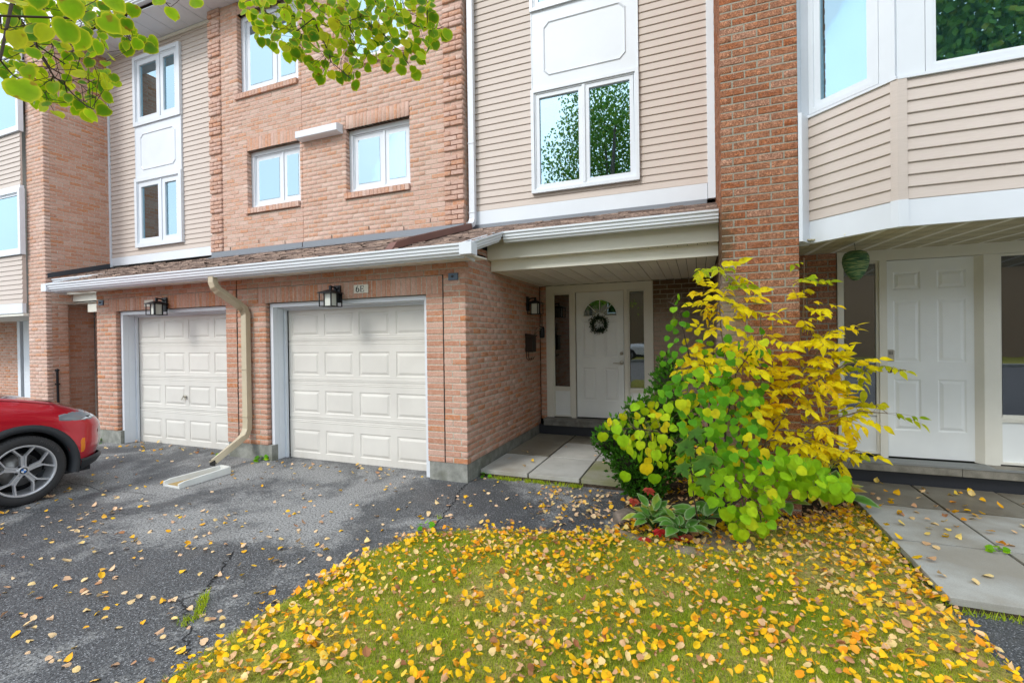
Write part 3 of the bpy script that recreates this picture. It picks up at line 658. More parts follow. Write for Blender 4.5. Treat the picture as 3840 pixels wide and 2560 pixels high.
# main eave high above: soffit, gutter, roof slope
for h, x0, x1 in ((HC, GX+.002, .21), (HB, -11.5, GX-.002), (HA, -17, -11.502), (HD, .212, 6.5)):
    strips(h, x0, x1, 5.45, 6.12, 7.62, 7.62, .2, WHITE, 'upper_soffit')
    gutter(h, x0, x1, 5.44, 7.80)
    b = MB(); b.prism([(5.42, 7.80), (9.5, 9.3), (13.5, 7.8), (13.5, 7.7), (5.42, 7.7)], x0, x1, 'x'); b.build('main_roof', SHING, h)
b = MB(); b.box(-8.2, .2, 6.06, 6.085, 7.56, 7.615); b.box(-11.44, -8.22, 6.06, 6.085, 7.56, 7.615); b.build('frieze_board', CREAM, HC)

# ------------------------------------------------------------------ garage doors
def stamped(b, x0, x1, z0, z1, y, prof):
    vs = []
    for (i, dy) in prof: vs += [(x0+i, y+dy, z0+i), (x1-i, y+dy, z0+i), (x1-i, y+dy, z1-i), (x0+i, y+dy, z1-i)]
    n = len(prof); b.add(vs, [(4*k+i, 4*k+(i+1) % 4, 4*k+4+(i+1) % 4, 4*k+4+i) for k in range(n-1) for i in range(4)]+[(4*n-4, 4*n-3, 4*n-2, 4*n-1)])
GP = [(0, 0), (.010, .007), (.022, .007), (.050, -.003), (.056, -.003)]
def garage_door(house, x0, px):
    x1 = x0+2.46; b = MB(); b.box(x0, x1, 5.03, 5.06, -.03, 2.10); d = b.build('garage_door', GDOOR, house)
    zs = [-.022, .556, 1.078, 1.630, 2.10]
    rows = [(.085, .40), (.635, .945), (1.160, 1.475), (1.700, 2.0)]
    for k in range(4):
        za, zb = zs[k]+.002, zs[k+1]-.002; a, c = rows[k]; holes = [(x0+q, x0+q+.485, a, c) for q in px]
        s = MB(); cells(s, x0, x1, za, zb-.012 if k < 3 else zb, 5.0, 5.03, holes)
        if k < 3:
            s.box(x0, x1, 5.004, 5.03, zb-.011, zb)                                     # lapped joint
        o = s.build('section', GDOOR, d)
        g = MB()
        if k < 3:
            for q in (.030, .052): g.prism([(5.0, zb-q), (4.9965, zb-q+.004), (4.9965, zb-q+.012), (5.0, zb-q+.016)], x0, x1, 'x')
        if k > 0:
            for q in (.022,): g.prism([(5.0, za+q), (4.9965, za+q+.004), (4.9965, za+q+.012), (5.0, za+q+.016)], x0, x1, 'x')
        g.build('rib', GDOOR, d)
    pm = MB(); stamped(pm, 0, .485, 0, rows[1][1]-rows[1][0], 0, GP)
    for k in range(4):
        pm = MB(); stamped(pm, 0, .485, 0, rows[k][1]-rows[k][0], 0, GP); me = pm.mesh('raised_panel', GDOOR)
        for q in px: put('raised_panel', me, d, (x0+q, 5.001, rows[k][0]))
    b = MB(); b.box(x0, x1, 4.998, 5.028, -.034, -.022); b.build('bottom_seal', DARK, d)
    return d
PX = [.057, .640, 1.222, 1.805]
gd = garage_door(HC, -5.375, PX); gb = garage_door(HB, -8.70, PX)
b = MB(); b.lathe([(0, -.02), (.022, -.02), (.022, 0), (0, 0)], (-7.55, 4.99, .78), 12, 'y'); b.rpipe([(-7.60, 4.955, .73), (-7.55, 4.96, .80), (-7.50, 4.955, .73)], .012, .01); b.box(-7.56, -7.54, 4.96, 4.99, .77, .79); b.build('handle', NICKEL, gb)
def garage_surround(h, x0, x1):
    """brick mould, jambs and head of a garage opening between x0 and x1"""
    b = MB(); b.box(x0+.012, x0+.065, 4.782, 4.86, -.04, 2.10); b.box(x1-.065, x1+.01, 4.782, 4.86, -.04, 2.10); b.box(x0+.012, x1, 4.782, 4.86, 2.10, 2.152)
    b.box(x0+.055, x0+.068, 4.86, 4.99, -.04, 2.085); b.box(x1-.045, x1-.03, 4.86, 4.99, -.04, 2.085); b.box(x0+.055, x1, 4.86, 4.99, 2.085, 2.10)
    b.box(x0+.068, x0+.105, 4.955, 4.99, -.03, 2.06); b.box(x0+.068, x1-.045, 4.955, 4.99, 2.06, 2.085)
    b.box(x0+.02, x1+.01, 4.776, 4.80, 2.128, 2.150)
    b.build('garage_door_frame', WHITE, h, .003)
garage_surround(HC, -5.49, -2.944); garage_surround(HB, -8.80, -6.262)

# ------------------------------------------------------------------ entrance of house C
Yb = 7.40
f = MB(); f.ring(-2.322, -.628, .335, 2.474, .115, Yb-.01, Yb+.08, wt=.118, wb=.0)
f.box(-1.93+.02, -1.823-.012, Yb-.012, Yb+.08, .335, 2.356); f.box(-1.076+.012, -1.0+.0, Yb-.012, Yb+.08, .335, 2.356)
f.box(-1.835, -1.062, Yb+.0, Yb+.08, 2.352, 2.357)
entry = f.build('door_frame', FRAMEC, HC, .003)
def sidelight(x0, x1, z0, zm, z1, y, parent, gm=GLD):
    b = MB(); b.ring(x0, x1, zm, z1, .022, y+.01, y+.05); b.ring(x0, x1, z0, zm-.028, .022, y+.01, y+.05); b.box(x0, x1, y+.004, y+.05, zm-.027, zm-.002); b.build('sidelight_sash', FRAMEC, parent, .002)
    b = MB(); b.box(x0+.02, x1-.02, y+.03, y+.036, zm+.02, z1-.02); b.build('pane', gm, parent)
    b = MB(); b.box(x0+.021, x1-.021, y+.035, y+.045, z0+.021, zm-.05); b.build('lower_panel', DOORW, parent)
sidelight(-2.207, -1.912, .345, .815, 2.352, Yb, entry); sidelight(-1.0, -.743, .345, .815, 2.352, Yb, entry)
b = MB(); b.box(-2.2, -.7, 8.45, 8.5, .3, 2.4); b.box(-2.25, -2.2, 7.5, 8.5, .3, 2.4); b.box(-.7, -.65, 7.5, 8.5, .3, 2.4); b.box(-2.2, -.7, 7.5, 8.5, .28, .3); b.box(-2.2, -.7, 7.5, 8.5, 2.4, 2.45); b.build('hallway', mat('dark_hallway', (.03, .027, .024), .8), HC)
# slab with panels
x0, x1, z0, z1 = -1.823, -1.076, .352, 2.350; yd = Yb+.03
DP = [(0, 0), (.012, .006), (.020, .006), (.045, -.003), (.05, -.003)]
pan = [(-1.722, -1.510, 1.310, 1.895), (-1.373, -1.157, 1.310, 1.895), (-1.728, -1.510, .622, 1.146), (-1.375, -1.159, .622, 1.146)]
fan = (-1.735, -1.150, 1.950, 2.262)
d = MB(); cells(d, x0, x1, z0, z1, yd, yd+.045, pan+[fan]); door = d.build('entrance_door', DOORW, HC)
for q in pan: b = MB(); stamped(b, *q, yd+.001, DP); b.build('raised_panel', DOORW, door)
# fanlight: half-round opening cut in a rectangle
cx, cz, ra = (fan[0]+fan[1])/2, 1.965, .262; b = MB(); N_ = 24
outer = []
for i in range(N_+1):
    a = math.pi*i/N_; c_, s_ = math.cos(a), math.sin(a); k = min((fan[1]-cx)/abs(c_) if abs(c_) > 1e-6 else 9, (fan[3]-cz)/s_ if s_ > 1e-6 else 9); outer.append((cx+c_*k, cz+s_*k))
inner = [(cx+ra*math.cos(math.pi*i/N_), cz+ra*.97*math.sin(math.pi*i/N_)) for i in range(N_+1)]
vs = [(p[0], yd+.001, p[1]) for p in outer]+[(p[0], yd+.001, p[1]) for p in inner]; b.add(vs, [(i, i+1, N_+2+i, N_+1+i) for i in range(N_)])
b.box(fan[0], fan[1], yd+.001, yd+.03, fan[2], cz); b.build('fanlight_surround', DOORW, door)
b = MB()
for rr, dy in ((ra+.022, -.008), (ra-.004, -.008)): pass
ringp = [(cx+(ra+.012)*math.cos(math.pi*i/N_), yd-.002, cz+(ra+.012)*.97*math.sin(math.pi*i/N_)) for i in range(N_+1)]; b.tube(ringp, .014, 6); b.tube([(fan[0]+.01, yd-.002, cz-.004), (fan[1]-.01, yd-.002, cz-.004)], .013, 6)
for a in (45, 90, 135): b.tube([(cx+.06*math.cos(R(a)), yd+.004, cz+.06*math.sin(R(a))), (cx+(ra-.005)*math.cos(R(a)), yd+.004, cz+(ra-.01)*math.sin(R(a)))], .007, 6)
hub = [(cx+.075*math.cos(math.pi*i/12), cz+.055*math.sin(math.pi*i/12)) for i in range(13)]; b.prism(hub, yd-.006, yd+.006, 'y'); b.build('fanlight_bars', DOORW, door)
b = MB(); b.prism([(p[0], p[1]) for p in inner], yd+.012, yd+.018, 'y'); b.build('fanlight_pane', glass('fanlight_glass', .2, (.8, .95, 1), (.5, .5, .5)), door)
b = MB(); b.lathe([(0, -.035), (.018, -.033), (.027, -.02), (.027, 0)], (-1.109, yd, 1.373), 16, 'y'); b.build('deadbolt', NICKEL, door)
def lever(x, y, z, sx, parent, m=NICKEL):
    b = MB(); b.lathe([(0, -.012), (.024, -.012), (.033, -.004), (.034, 0)], (x, y, z), 18, 'y'); b.tube([(x, y-.01, z), (x, y-.045, z), (x+sx*.02, y-.05, z), (x+sx*.06, y-.048, z-.004), (x+sx*.10, y-.046, z+.002), (x+sx*.125, y-.046, z-.004)], [.011, .011, .011, .009, .008, .006], 8); b.build('handle', m, parent)
lever(-1.110, yd, 1.227, -1, door)
b = MB(); b.box(-2.33, -.62, 7.20, 7.40, .30, .335); b.box(-2.33, -.62, 7.22, 7.40, .225, .299); b.build('door_sill', WOODS, HC, .004)
b = MB(); b.box(-2.42, .205, 7.27, 7.5, .0, .224); b.build('damp_membrane', MEMB, HC)

# ------------------------------------------------------------------ house D: entrance under the bay
Yd = 6.10
f = MB(); f.box(1.425, 1.467, Yd-.01, Yd+.08, .30, 2.40); f.box(1.80, 1.868, Yd-.014, Yd+.08, .30, 2.40); f.box(2.655, 2.775, Yd-.014, Yd+.08, .30, 2.40); f.box(1.425, 4.2, Yd-.012, Yd+.08, 2.401, 2.52); f.box(3.42, 3.5, Yd-.01, Yd+.08, .3, 2.4)
f.prism([(2.655, Yd-.014), (2.60, Yd+.05), (2.655, Yd+.05)], .302, 2.398, 'z')
entd = f.build('door_frame', FRAMEC, HD, .003)
sidelight(1.467, 1.80, .335, .80, 2.398, Yd, entd, glass('side_glass', .16, (.95, 1, 1), (.55, .55, .6))); sidelight(2.778, 3.42, .31, .78, 2.398, Yd, entd, glass('side_glass_b', .16, (.9, .95, 1), (.4, .4, .42)))
x0, x1, z0, z1 = 1.872, 2.652, .315, 2.396; yd = Yd+.045
pan = [(1.937, 2.168, 2.085, 2.274), (2.307, 2.540, 2.085, 2.274), (1.937, 2.169, 1.320, 1.972), (2.308, 2.540, 1.320, 1.972), (1.939, 2.170, .598, 1.140), (2.310, 2.541, .598, 1.140)]
d = MB(); cells(d, x0, x1, z0, z1, yd, yd+.045, pan); door2 = d.build('entrance_door', DOORW, HD)
for q in pan: b = MB(); stamped(b, *q, yd+.001, DP); b.build('raised_panel', DOORW, door2)
BRONZE = mat('dull_bronze', (.18, .13, .08), .35, .85)
b = MB(); b.prism([(1.878, 1.33), (1.935, 1.33), (1.938, 1.44), (1.925, 1.452), (1.888, 1.452), (1.876, 1.44)], yd-.022, yd, 'y'); b.lathe([(0, -.03), (.015, -.03), (.017, -.022)], (1.907, yd, 1.362), 12, 'y')
kp = b.build('keypad_lock', NICKEL, door2, .002)
for i in range(3):
    for k in range(3): b = MB(); b.box(1.889+i*.013, 1.897+i*.013, yd-.0255, yd-.022, 1.40+k*.014, 1.408+k*.014); b.build('key', BLACK, kp)
lever(1.903, yd, 1.237, 1, door2, BRONZE)
b = MB(); b.box(1.395, 2.40, 5.90, 6.10, .205, .299); b.box(2.404, 4.3, 5.90, 6.10, .205, .299); b.build('door_step', CONC_D, HD, .008)
b = MB()
for k in range(10): b.box(1.42, 2.66, 5.905+k*.019, 5.917+k*.019, .301, .306)
b.box(1.40, 4.2, 5.893, 5.903, .285, .306); b.build('threshold', mat('ribbed_aluminium', (.30, .31, .30), .45, .6), HD)
b = MB(); b.box(.84, 4.3, 5.97, 6.3, .0, .204); b.build('damp_membrane', MEMB, HD)
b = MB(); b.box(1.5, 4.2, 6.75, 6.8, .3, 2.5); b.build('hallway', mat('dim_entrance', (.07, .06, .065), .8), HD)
# bay: vertical trim, angled side, corner post, front
def post(h, pts, z0, z1, m=WHITE, name='corner_post'): b = MB(); b.prism(pts, z0, z1, 'z'); return b.build(name, m, h)
A = Vector((.934, 4.91, 0)); B = Vector((1.42, 4.432, 0)); dirv = (B-A).normalized(); ang = math.atan2(dirv.y, dirv.x); Lb = (B-A).length
post(HD, [(.834, 4.765), (.885, 4.90), (.95, 4.93), (.95, 5.0), (.834, 5.0)], 2.437, 7.6)
post(HD, [(.832, 4.742), (.86, 4.742), (.945, 4.905), (.92, 4.93)], 2.438, 3.556, WHITE, 'edge_trim')
side = child_local('bay_side_wall', None, HD, A-wloc(HD), (0, 0, ang)); side.empty_display_size = .1
WL[side.name] = A
def lmesh(mb, name, m, par): return mb.build_local(name, m, par)
b = MB(); b.box(0, Lb, .02, .06, 0+2.44, 7.6); lmesh(b, 'sheathing', WHITE, side)
b = MB(); b.box(-.01, Lb+.0, -.01, .02, 2.437, 2.632); lmesh(b, 'trim_board', WHITE, side)
z = 2.635
while z < 3.54:
    h = min(.0929, 3.553-z); child_local('siding_board', siding_mesh(Lb-.02, h), side, (0.01, 0, z)); z += .0929
def lwindow(par, x0, x1, z0, z1, w_, s_, name='bay_window'):
    b = MB(); b.ring(x0, x1, z0, z1, w_, -.02, .02); b.ring(x0+w_, x1-w_, z0+w_, z1-w_, s_, -.005, .019); lmesh(b, 'window_frame', VINYL, par)
    b = MB(); b.box(x0+w_+s_-.003, x1-w_-s_+.003, .006, .010, z0+w_+s_-.003, z1-w_-s_+.003); lmesh(b, 'pane', GL, par)
b = MB(); b.box(-.02, Lb+.02, -.02, .02, 3.553, 3.575); lmesh(b, 'trim_board', WHITE, side)
lwindow(side, .03, Lb-.10, 3.578, 5.2, .04, .05); b = MB(); b.box(Lb-.098, Lb+.01, -.016, .02, 3.577, 7.5); lmesh(b, 'corner_board', WHITE, side)
post(HD, [(1.392, 4.438), (1.430, 4.408), (1.488, 4.408), (1.488, 4.45), (1.44, 4.47)], 2.637, 3.558, SIDING)
post(HD, [(1.388, 4.436), (1.428, 4.402), (1.490, 4.402), (1.490, 4.45), (1.44, 4.48)], 2.433, 2.636, WHITE)
b = MB(); b.box(1.488, 3.3, 4.45, 4.49, 2.44, 7.6); bay = b.build('bay_front_wall', WHITE, HD)
siding(HD, 1.49, 3.3, 2.637, 3.548, 4.43, parent=bay)
b = MB(); b.box(1.49, 3.3, 4.415, 4.45, 2.434, 2.634); b.box(1.43, 3.3, 4.405, 4.45, 3.55, 3.572); b.box(1.43, 1.60, 4.415, 4.45, 3.573, 7.6); b.build('trim_board', WHITE, bay)
b = MB(); b.ring(1.603, 3.3, 3.574, 5.2, .045, 4.41, 4.45); b.ring(1.648, 3.255, 3.619, 5.155, .02, 4.42, 4.449); fw = b.build('window', VINYL, HD)
b = MB(); b.box(1.664, 3.24, 4.433, 4.437, 3.635, 5.14); b.build('pane', GL, fw)
b = MB(); b.box(1.0, 3.3, 4.6, 4.62, 3.6, 7.6); b.box(.96, .98, 5.0, 6.1, 3.6, 7.6); 
# bay soffit in strips running away from the viewer, vented lines pressed in
b = MB(); n = 25; x = .86
sof = MB(); sof.add([(.84, 4.76, 2.475), (.95, 4.90, 2.475), (1.43, 4.42, 2.465), (4.0, 4.42, 2.465), (4.0, 6.09, 2.545), (.84, 6.09, 2.545)], [(0, 5, 4, 3, 2, 1)]); sp_ = sof.build('bay_soffit', DARK, HD)
def zs_(y): return 2.437+.0463*(y-4.43)
ventm = mat('vented_cream_soffit', rough=.6); N = NT(ventm); pq = N.pos((1, 1, 1)); vv = N.n('ShaderNodeTexVoronoi', feature='F1'); vv.inputs['Scale'].default_value = 70; vv.inputs['Randomness'].default_value = 0; N.l(pq, vv.inputs['Vector'])
N.col(N.mix(N.ramp(vv.outputs['Distance'], [(.22, 1), (.34, 0)]), (.48, .43, .28), (.10, .085, .04))); N.nor(N.bump(vv.outputs['Distance'], .2, .002))
i = 0
while x < 4.0:
    xa, xb = x, x+.094; ya = 4.93-(xa-.91)*.984 if xa > .91 else 4.80; ya = max(ya, 4.435)+.03
    ya2 = max(4.93-(xb-.91)*.984, 4.435) if xb > .91 else 4.80; ya2 += .03; b = MB()
    if i % 3 == 0: xb -= .05
    b.add([(xa, ya, zs_(ya)), (xb, ya2, zs_(ya2)), (xb, 6.09, zs_(6.09)), (xa, 6.09, zs_(6.09)), (xa, ya, zs_(ya)+.012), (xb, ya2, zs_(ya2)+.012), (xb, 6.09, zs_(6.09)+.012), (xa, 6.09, zs_(6.09)+.012)], [(0, 3, 2, 1), (4, 5, 6, 7), (0, 1, 5, 4), (1, 2, 6, 5), (2, 3, 7, 6), (3, 0, 4, 7)])
    b.build('soffit_panel', ventm if i % 3 else CREAM, sp_); x = xb+.006; i += 1
# far-left bay windows and entrance
window(HA, -14.2, -12.06, 3.38, 4.655, 4.93, None, .08, .03, .03); window(HA, -14.2, -12.06, 5.745, 7.3, 4.93, None, .08, .03, .03)
b = MB(); b.box(-17, -12.11, 4.95, 6.1, 2.20, 2.249); b.build('bay_soffit', CREAM, HA)
b = MB(); b.box(-15.1, -14.98, 6.05, 6.15, 0, 2.25); b.box(-14.9, -14.2, 6.08, 6.12, 0, 2.25); b.build('door_frame', WHITE, HA)

# ------------------------------------------------------------------ ground
def struct(o): o['kind'] = 'structure'; return o
b = MB(); b.add([(-90, -110, -.06), (90, -110, -.06), (90, 60, -.06), (-90, 60, -.06)], [(0, 1, 2, 3)]); struct(b.build('ground', LAWN))
b = MB(); b.add([(-34, -16.5, 0), (34, -16.5, 0), (34, 6.6, 0), (-34, 6.6, 0)], [(0, 1, 2, 3)]); drive = struct(b.build('driveway', ASPH))
b = MB(); b.box(-34, 34, -17.6, -16.5, -.05, .12); struct(b.build('kerb', CONC))
def ribbon(pts, w, seed, z=.004, n=10):
    rnd = random.Random(seed); P = []
    for i in range(len(pts)-1):
        for k in range(n): t = k/n; P.append((pts[i][0]*(1-t)+pts[i+1][0]*t+rnd.uniform(-.02, .02), pts[i][1]*(1-t)+pts[i+1][1]*t+rnd.uniform(-.02, .02)))
    P.append(pts[-1]); vs = []
    for i, p in enumerate(P):
        q = P[min(i+1, len(P)-1)]; r = P[max(i-1, 0)]; dx, dy = q[0]-r[0], q[1]-r[1]; l = math.hypot(dx, dy) or 1; h = w*rnd.uniform(.25, 1)*.5
        vs += [(p[0]-dy/l*h, p[1]+dx/l*h, z), (p[0]+dy/l*h, p[1]-dx/l*h, z)]
    b = MB(); b.add(vs, [(2*i, 2*i+1, 2*i+3, 2*i+2) for i in range(len(P)-1)]); return b
CRACK = mat('crack_shadow', (.008, .008, .009), .95)
for i, (pts, w_) in enumerate([([(-2.43, 4.68), (-2.40, 4.45), (-2.27, 4.1), (-2.2, 3.75), (-2.13, 3.42)], .014), ([(-3.35, 2.55), (-3.12, 2.25), (-3.02, 2.12), (-3.04, 1.95), (-2.9, 1.9)], .014), ([(-2.9, 1.9), (-2.62, 1.72), (-2.45, 1.60)], .010), ([(-8.2, 3.3), (-6.2, 3.15), (-5.4, 3.25)], .008), ([(-6.6, 2.35), (-5.2, 2.75), (-4.6, 3.0)], .006)]):
    ribbon(pts, w_, i).build('driveway_crack', CRACK, drive)
# paving slabs
path = struct(put('porch_path', None, None, (-1.5, 6, 0)))
def slab(par, x0, x1, y0, y1, ztop, m):
    b = MB(); g = .011; b.box(x0+g, x1-g, y0+g, y1-g, -.02, ztop); b.build('paving_slab', m, par, .006)
xs = [-2.43, -1.82, -1.215, -.60]; ys = [5.02, 5.86, 6.71, 7.27]
for i in range(3):
    for k in range(3): slab(path, xs[i], xs[i+1], ys[k], ys[k+1], .083+random.uniform(-.003, .003), (SLAB_M if (i == 2 and k == 0) else (SLAB if k == 0 else (SLAB_D if (k == 2 or i == 0) else SLAB))))
b = MB(); b.box(-2.425, -.61, 5.03, 7.27, -.02, .035); b.build('slab_bedding', SOIL, path)
path2 = struct(put('front_path', None, None, (2.4, 5, 0)))
xs = [1.35, 2.01, 2.67, 3.33, 3.99]; ys = [3.49, 4.36, 5.21, 5.97]
for i in range(4):
    for k in range(3): slab(path2, xs[i], xs[i+1], ys[k], ys[k+1], .07+random.uniform(-.004, .004), SLAB_D if (k == 2) else SLAB)
b = MB(); b.box(1.36, 3.98, 3.50, 5.97, -.02, .025); b.build('slab_bedding', SOIL, path2)
b = MB(); b.add([(1.39, -14, .003), (4.6, -14, .003), (4.6, 3.49, .003), (1.39, 3.49, .003)], [(0, 1, 2, 3)])
# lawn and planting bed
LP = [(-2.25, -3.5), (-2.30, 0), (-2.36, 1.47), (-2.41, 2.05), (-2.35, 2.75), (-2.22, 3.12), (-2.08, 3.36), (-1.72, 3.56), (-1.3, 3.64), (-1.0, 3.72), (-.72, 3.86), (-.60, 4.0), (-.2, 4.0), (.3, 4.3), (.9, 4.8), (1.34, 5.2), (1.35, 3.5), (1.375, 2.6), (1.38, 0), (1.38, -3.5)]
BP = [(-.66, 4.0), (-.58, 3.82), (-.30, 3.68), (-.02, 3.64), (.16, 3.85), (.28, 4.16), (.8, 4.55), (1.33, 5.12), (1.33, 5.9), (.84, 5.96), (.84, 4.72), (.2, 4.72), (.2, 7.25), (-.6, 7.25), (-.6, 5.0), (-.68, 4.6)]
def heightfield(name, poly, m, hf, step=.06):
    xs = [p[0] for p in poly]; ys = [p[1] for p in poly]; gx = np.arange(min(xs), max(xs)+step, step); gy = np.arange(min(ys), max(ys)+step, step)
    bm = bmesh.new(); 
    outer = []
    n = len(poly)
    for i in range(n):
        a, c = poly[i], poly[(i+1) % n]; k = max(1, int(math.hypot(c[0]-a[0], c[1]-a[1])/step))
        for t in range(k): outer.append((a[0]+(c[0]-a[0])*t/k+random.uniform(-.012, .012), a[1]+(c[1]-a[1])*t/k+random.uniform(-.012, .012)))
    ov = [bm.verts.new((x, y, 0)) for x, y in outer]; bm.faces.new(ov); bmesh.ops.triangulate(bm, faces=bm.faces)
    for k in range(int((max(xs)-min(xs))/step)): bmesh.ops.bisect_plane(bm, geom=bm.verts[:]+bm.edges[:]+bm.faces[:], plane_co=(min(xs)+k*step+.01, 0, 0), plane_no=(1, 0, 0))
    for k in range(int((max(ys)-min(ys))/step)): bmesh.ops.bisect_plane(bm, geom=bm.verts[:]+bm.edges[:]+bm.faces[:], plane_co=(0, min(ys)+k*step+.01, 0), plane_no=(0, 1, 0))
    for v in bm.verts: v.co.z = .002 if v.is_boundary else hf(v.co.x, v.co.y)
    me = bpy.data.meshes.new(name); bm.to_mesh(me); bm.free(); me.materials.append(m)
    for p in me.polygons: p.use_smooth = True
    return me
def edge_d(x, y, poly):
    d = 9
    for i in range(len(poly)):
        a, c = poly[i], poly[(i+1) % len(poly)]; L2 = (c[0]-a[0])**2+(c[1]-a[1])**2; t = max(0, min(1, ((x-a[0])*(c[0]-a[0])+(y-a[1])*(c[1]-a[1]))/L2)); d = min(d, math.hypot(x-a[0]-t*(c[0]-a[0]), y-a[1]-t*(c[1]-a[1])))
    return d
def hl(x, y): return .022+.03*min(1, edge_d(x, y, LP)/.35)+.008*math.sin(x*5+1)*math.cos(y*4)+.004*math.sin(x*13+y*11)
def hb(x, y): return .02+.05*min(1, edge_d(x, y, BP)/.3)+.010*math.sin(x*9+1)*math.cos(y*8)
struct(put('lawn', heightfield('lawn', LP, LAWN, hl, .11)))
struct(put('planting_bed', heightfield('planting_bed', BP, SOIL, hb, .13)))
def noise2(x, y, s=1.0):
    return (np.sin(x*1.7*s+.5)*np.cos(y*2.3*s+1.2)+np.sin(x*3.9*s+y*2.1*s)*.6+np.sin(x*7.3*s-y*5.9*s+2)*.35)/1.95
def hl_np(x, y):
    P = np.array(LP); d = np.full(x.shape, 9.)
    for i in range(len(P)):
        a, c = P[i], P[(i+1) % len(P)]; e = c-a; t = np.clip(((x-a[0])*e[0]+(y-a[1])*e[1])/(e@e), 0, 1); d = np.minimum(d, np.hypot(x-a[0]-t*e[0], y-a[1]-t*e[1]))
    return .022+.03*np.minimum(1, d/.35)+.008*np.sin(x*5+1)*np.cos(y*4)+.004*np.sin(x*13+y*11), d
def grass(n, xr, yr, hmin, hmax, wd_, name):
    x = np.random.uniform(*xr, n); y = np.random.uniform(*yr, n); k = in_poly(x, y, LP); x, y = x[k], y[k]
    z, d = hl_np(x, y); bare = noise2(x, y, 1.3)+.8*np.clip((x-.4)/1.0, 0, 1)*np.clip((y-2.0)/2, 0, 1)*1.6+.55*np.clip((y-3.2)/1.0, 0, 1)
    k = (np.random.random(len(x)) > np.clip((bare-.05)*1.1, 0, .93)); x, y, z, bare = x[k], y[k], z[k], bare[k]
    n = len(x); h = np.random.uniform(hmin, hmax, n)*(1-.35*np.clip(bare, 0, 1)); a = np.random.uniform(0, 2*math.pi, n); l = np.random.uniform(.1, .9, n)*h; w_ = wd_*np.random.uniform(.6, 1.3, n)
    ca, sa = np.cos(a), np.sin(a); b_ = np.random.uniform(0, 2*math.pi, n); cb, sb = np.cos(b_), np.sin(b_)
    V = np.empty((n, 3, 3)); V[:, 0] = np.stack([x-ca*w_, y-sa*w_, z-.006], 1); V[:, 1] = np.stack([x+ca*w_, y+sa*w_, z-.006], 1); V[:, 2] = np.stack([x+cb*l, y+sb*l, z+h*.9], 1)
    r = np.clip(.38+.22*noise2(x, y, 2.1)+np.random.normal(0, .27, n)+.3*np.clip(bare, 0, 1), 0, 1)
    o = put(name, np_mesh(name, V.reshape(-1, 3), np.arange(n*3).reshape(-1, 3), GRASS, {'rnd': np.repeat(r, 3)})); o['kind'] = 'stuff'; return o
grass(420000, (-2.45, 1.4), (1.1, 5.2), .010, .034, .0017, 'grass')
# grass tufts and moss along the slab edges and in the crack
def tufts(name, spots, m, hmin=.015, hmax=.05):
    V = []; A = []
    for (x, y, r, n, z) in spots:
        for _ in range(n):
            a = random.random()*6.28; q = r*math.sqrt(random.random()); px, py = x+q*math.cos(a), y+q*math.sin(a); h = random.uniform(hmin, hmax); t = random.random()*6.28; w_ = .003
            V += [(px-w_*math.cos(t), py-w_*math.sin(t), z), (px+w_*math.cos(t), py+w_*math.sin(t), z), (px+random.uniform(-1, 1)*h*.7, py+random.uniform(-1, 1)*h*.7, z+h)]; A += [random.uniform(.2, .6)]*3
    o = put(name, np_mesh(name, V, np.arange(len(V)).reshape(-1, 3), m, {'rnd': A})); o['kind'] = 'stuff'; return o
tufts('slab_edge_grass', [(random.uniform(-2.35, -1.2), 4.99+random.uniform(-.02, .02), .035, 22, 0) for _ in range(46)]+[(x, 3.47, .03, 18, 0) for x in np.arange(1.4, 2.1, .05)]+[(-2.95+i*.03, 2.05-i*.028, .03, 30, 0) for i in range(7)]+[(-2.78, 1.82, .05, 60, 0)]+[(-2.12, 3.42, .05, 60, 0), (-2.2, 3.7, .02, 20, 0)]+[(random.uniform(1.28, 1.38), random.uniform(3.5, 5.2), .03, 14, .02) for _ in range(50)], GRASS)
# edging stones
def stone(x, y, lx, ly, lz, rz_, label):
    bm = bmesh.new(); bmesh.ops.create_cube(bm, size=1); bmesh.ops.subdivide_edges(bm, edges=bm.edges, cuts=3, use_grid_fill=True)
    for v in bm.verts:
        c = v.co.copy(); r = c.length; v.co = (c*.62+c.normalized()*.40)*1.0; v.co.x *= lx; v.co.y *= ly; v.co.z *= lz; v.co += Vector([random.uniform(-.004, .004) for _ in range(3)])
    me = bpy.data.meshes.new('edging_stone'); bm.to_mesh(me); bm.free(); me.materials.append(STONE)
    for p in me.polygons: p.use_smooth = True
    o = put('edging_stone', me, None, (x, y, lz*.28), (0, 0, rz_)); return tag(o, label, 'stone', 'stones edging the planting bed')
stone(-.62, 4.20, .09, .17, .10, -.5, 'upright edging stone between the asphalt and the variegated hosta')
stone(-.56, 3.80, .28, .09, .06, -.35, 'long low edging stone at the corner of bed and driveway')
stone(-.25, 3.70, .13, .09, .055, -.15, 'small edging stone left of the rounded one, below the red creeper')
stone(-.08, 3.655, .17, .11, .07, .05, 'rounded brown edging stone in front of the red creeper leaves')
stone(.16, 3.95, .34, .32, .06, .3, 'flat dark flagstone half hidden under the drooping green shrub')
stone(.66, 4.48, .42, .08, .05, .68, 'dark grey edging stone behind the fallen leaves, left of the path')
stone(1.05, 4.85, .36, .08, .05, .72, 'dark edging stone nearest the front path beside the yellowing hosta')

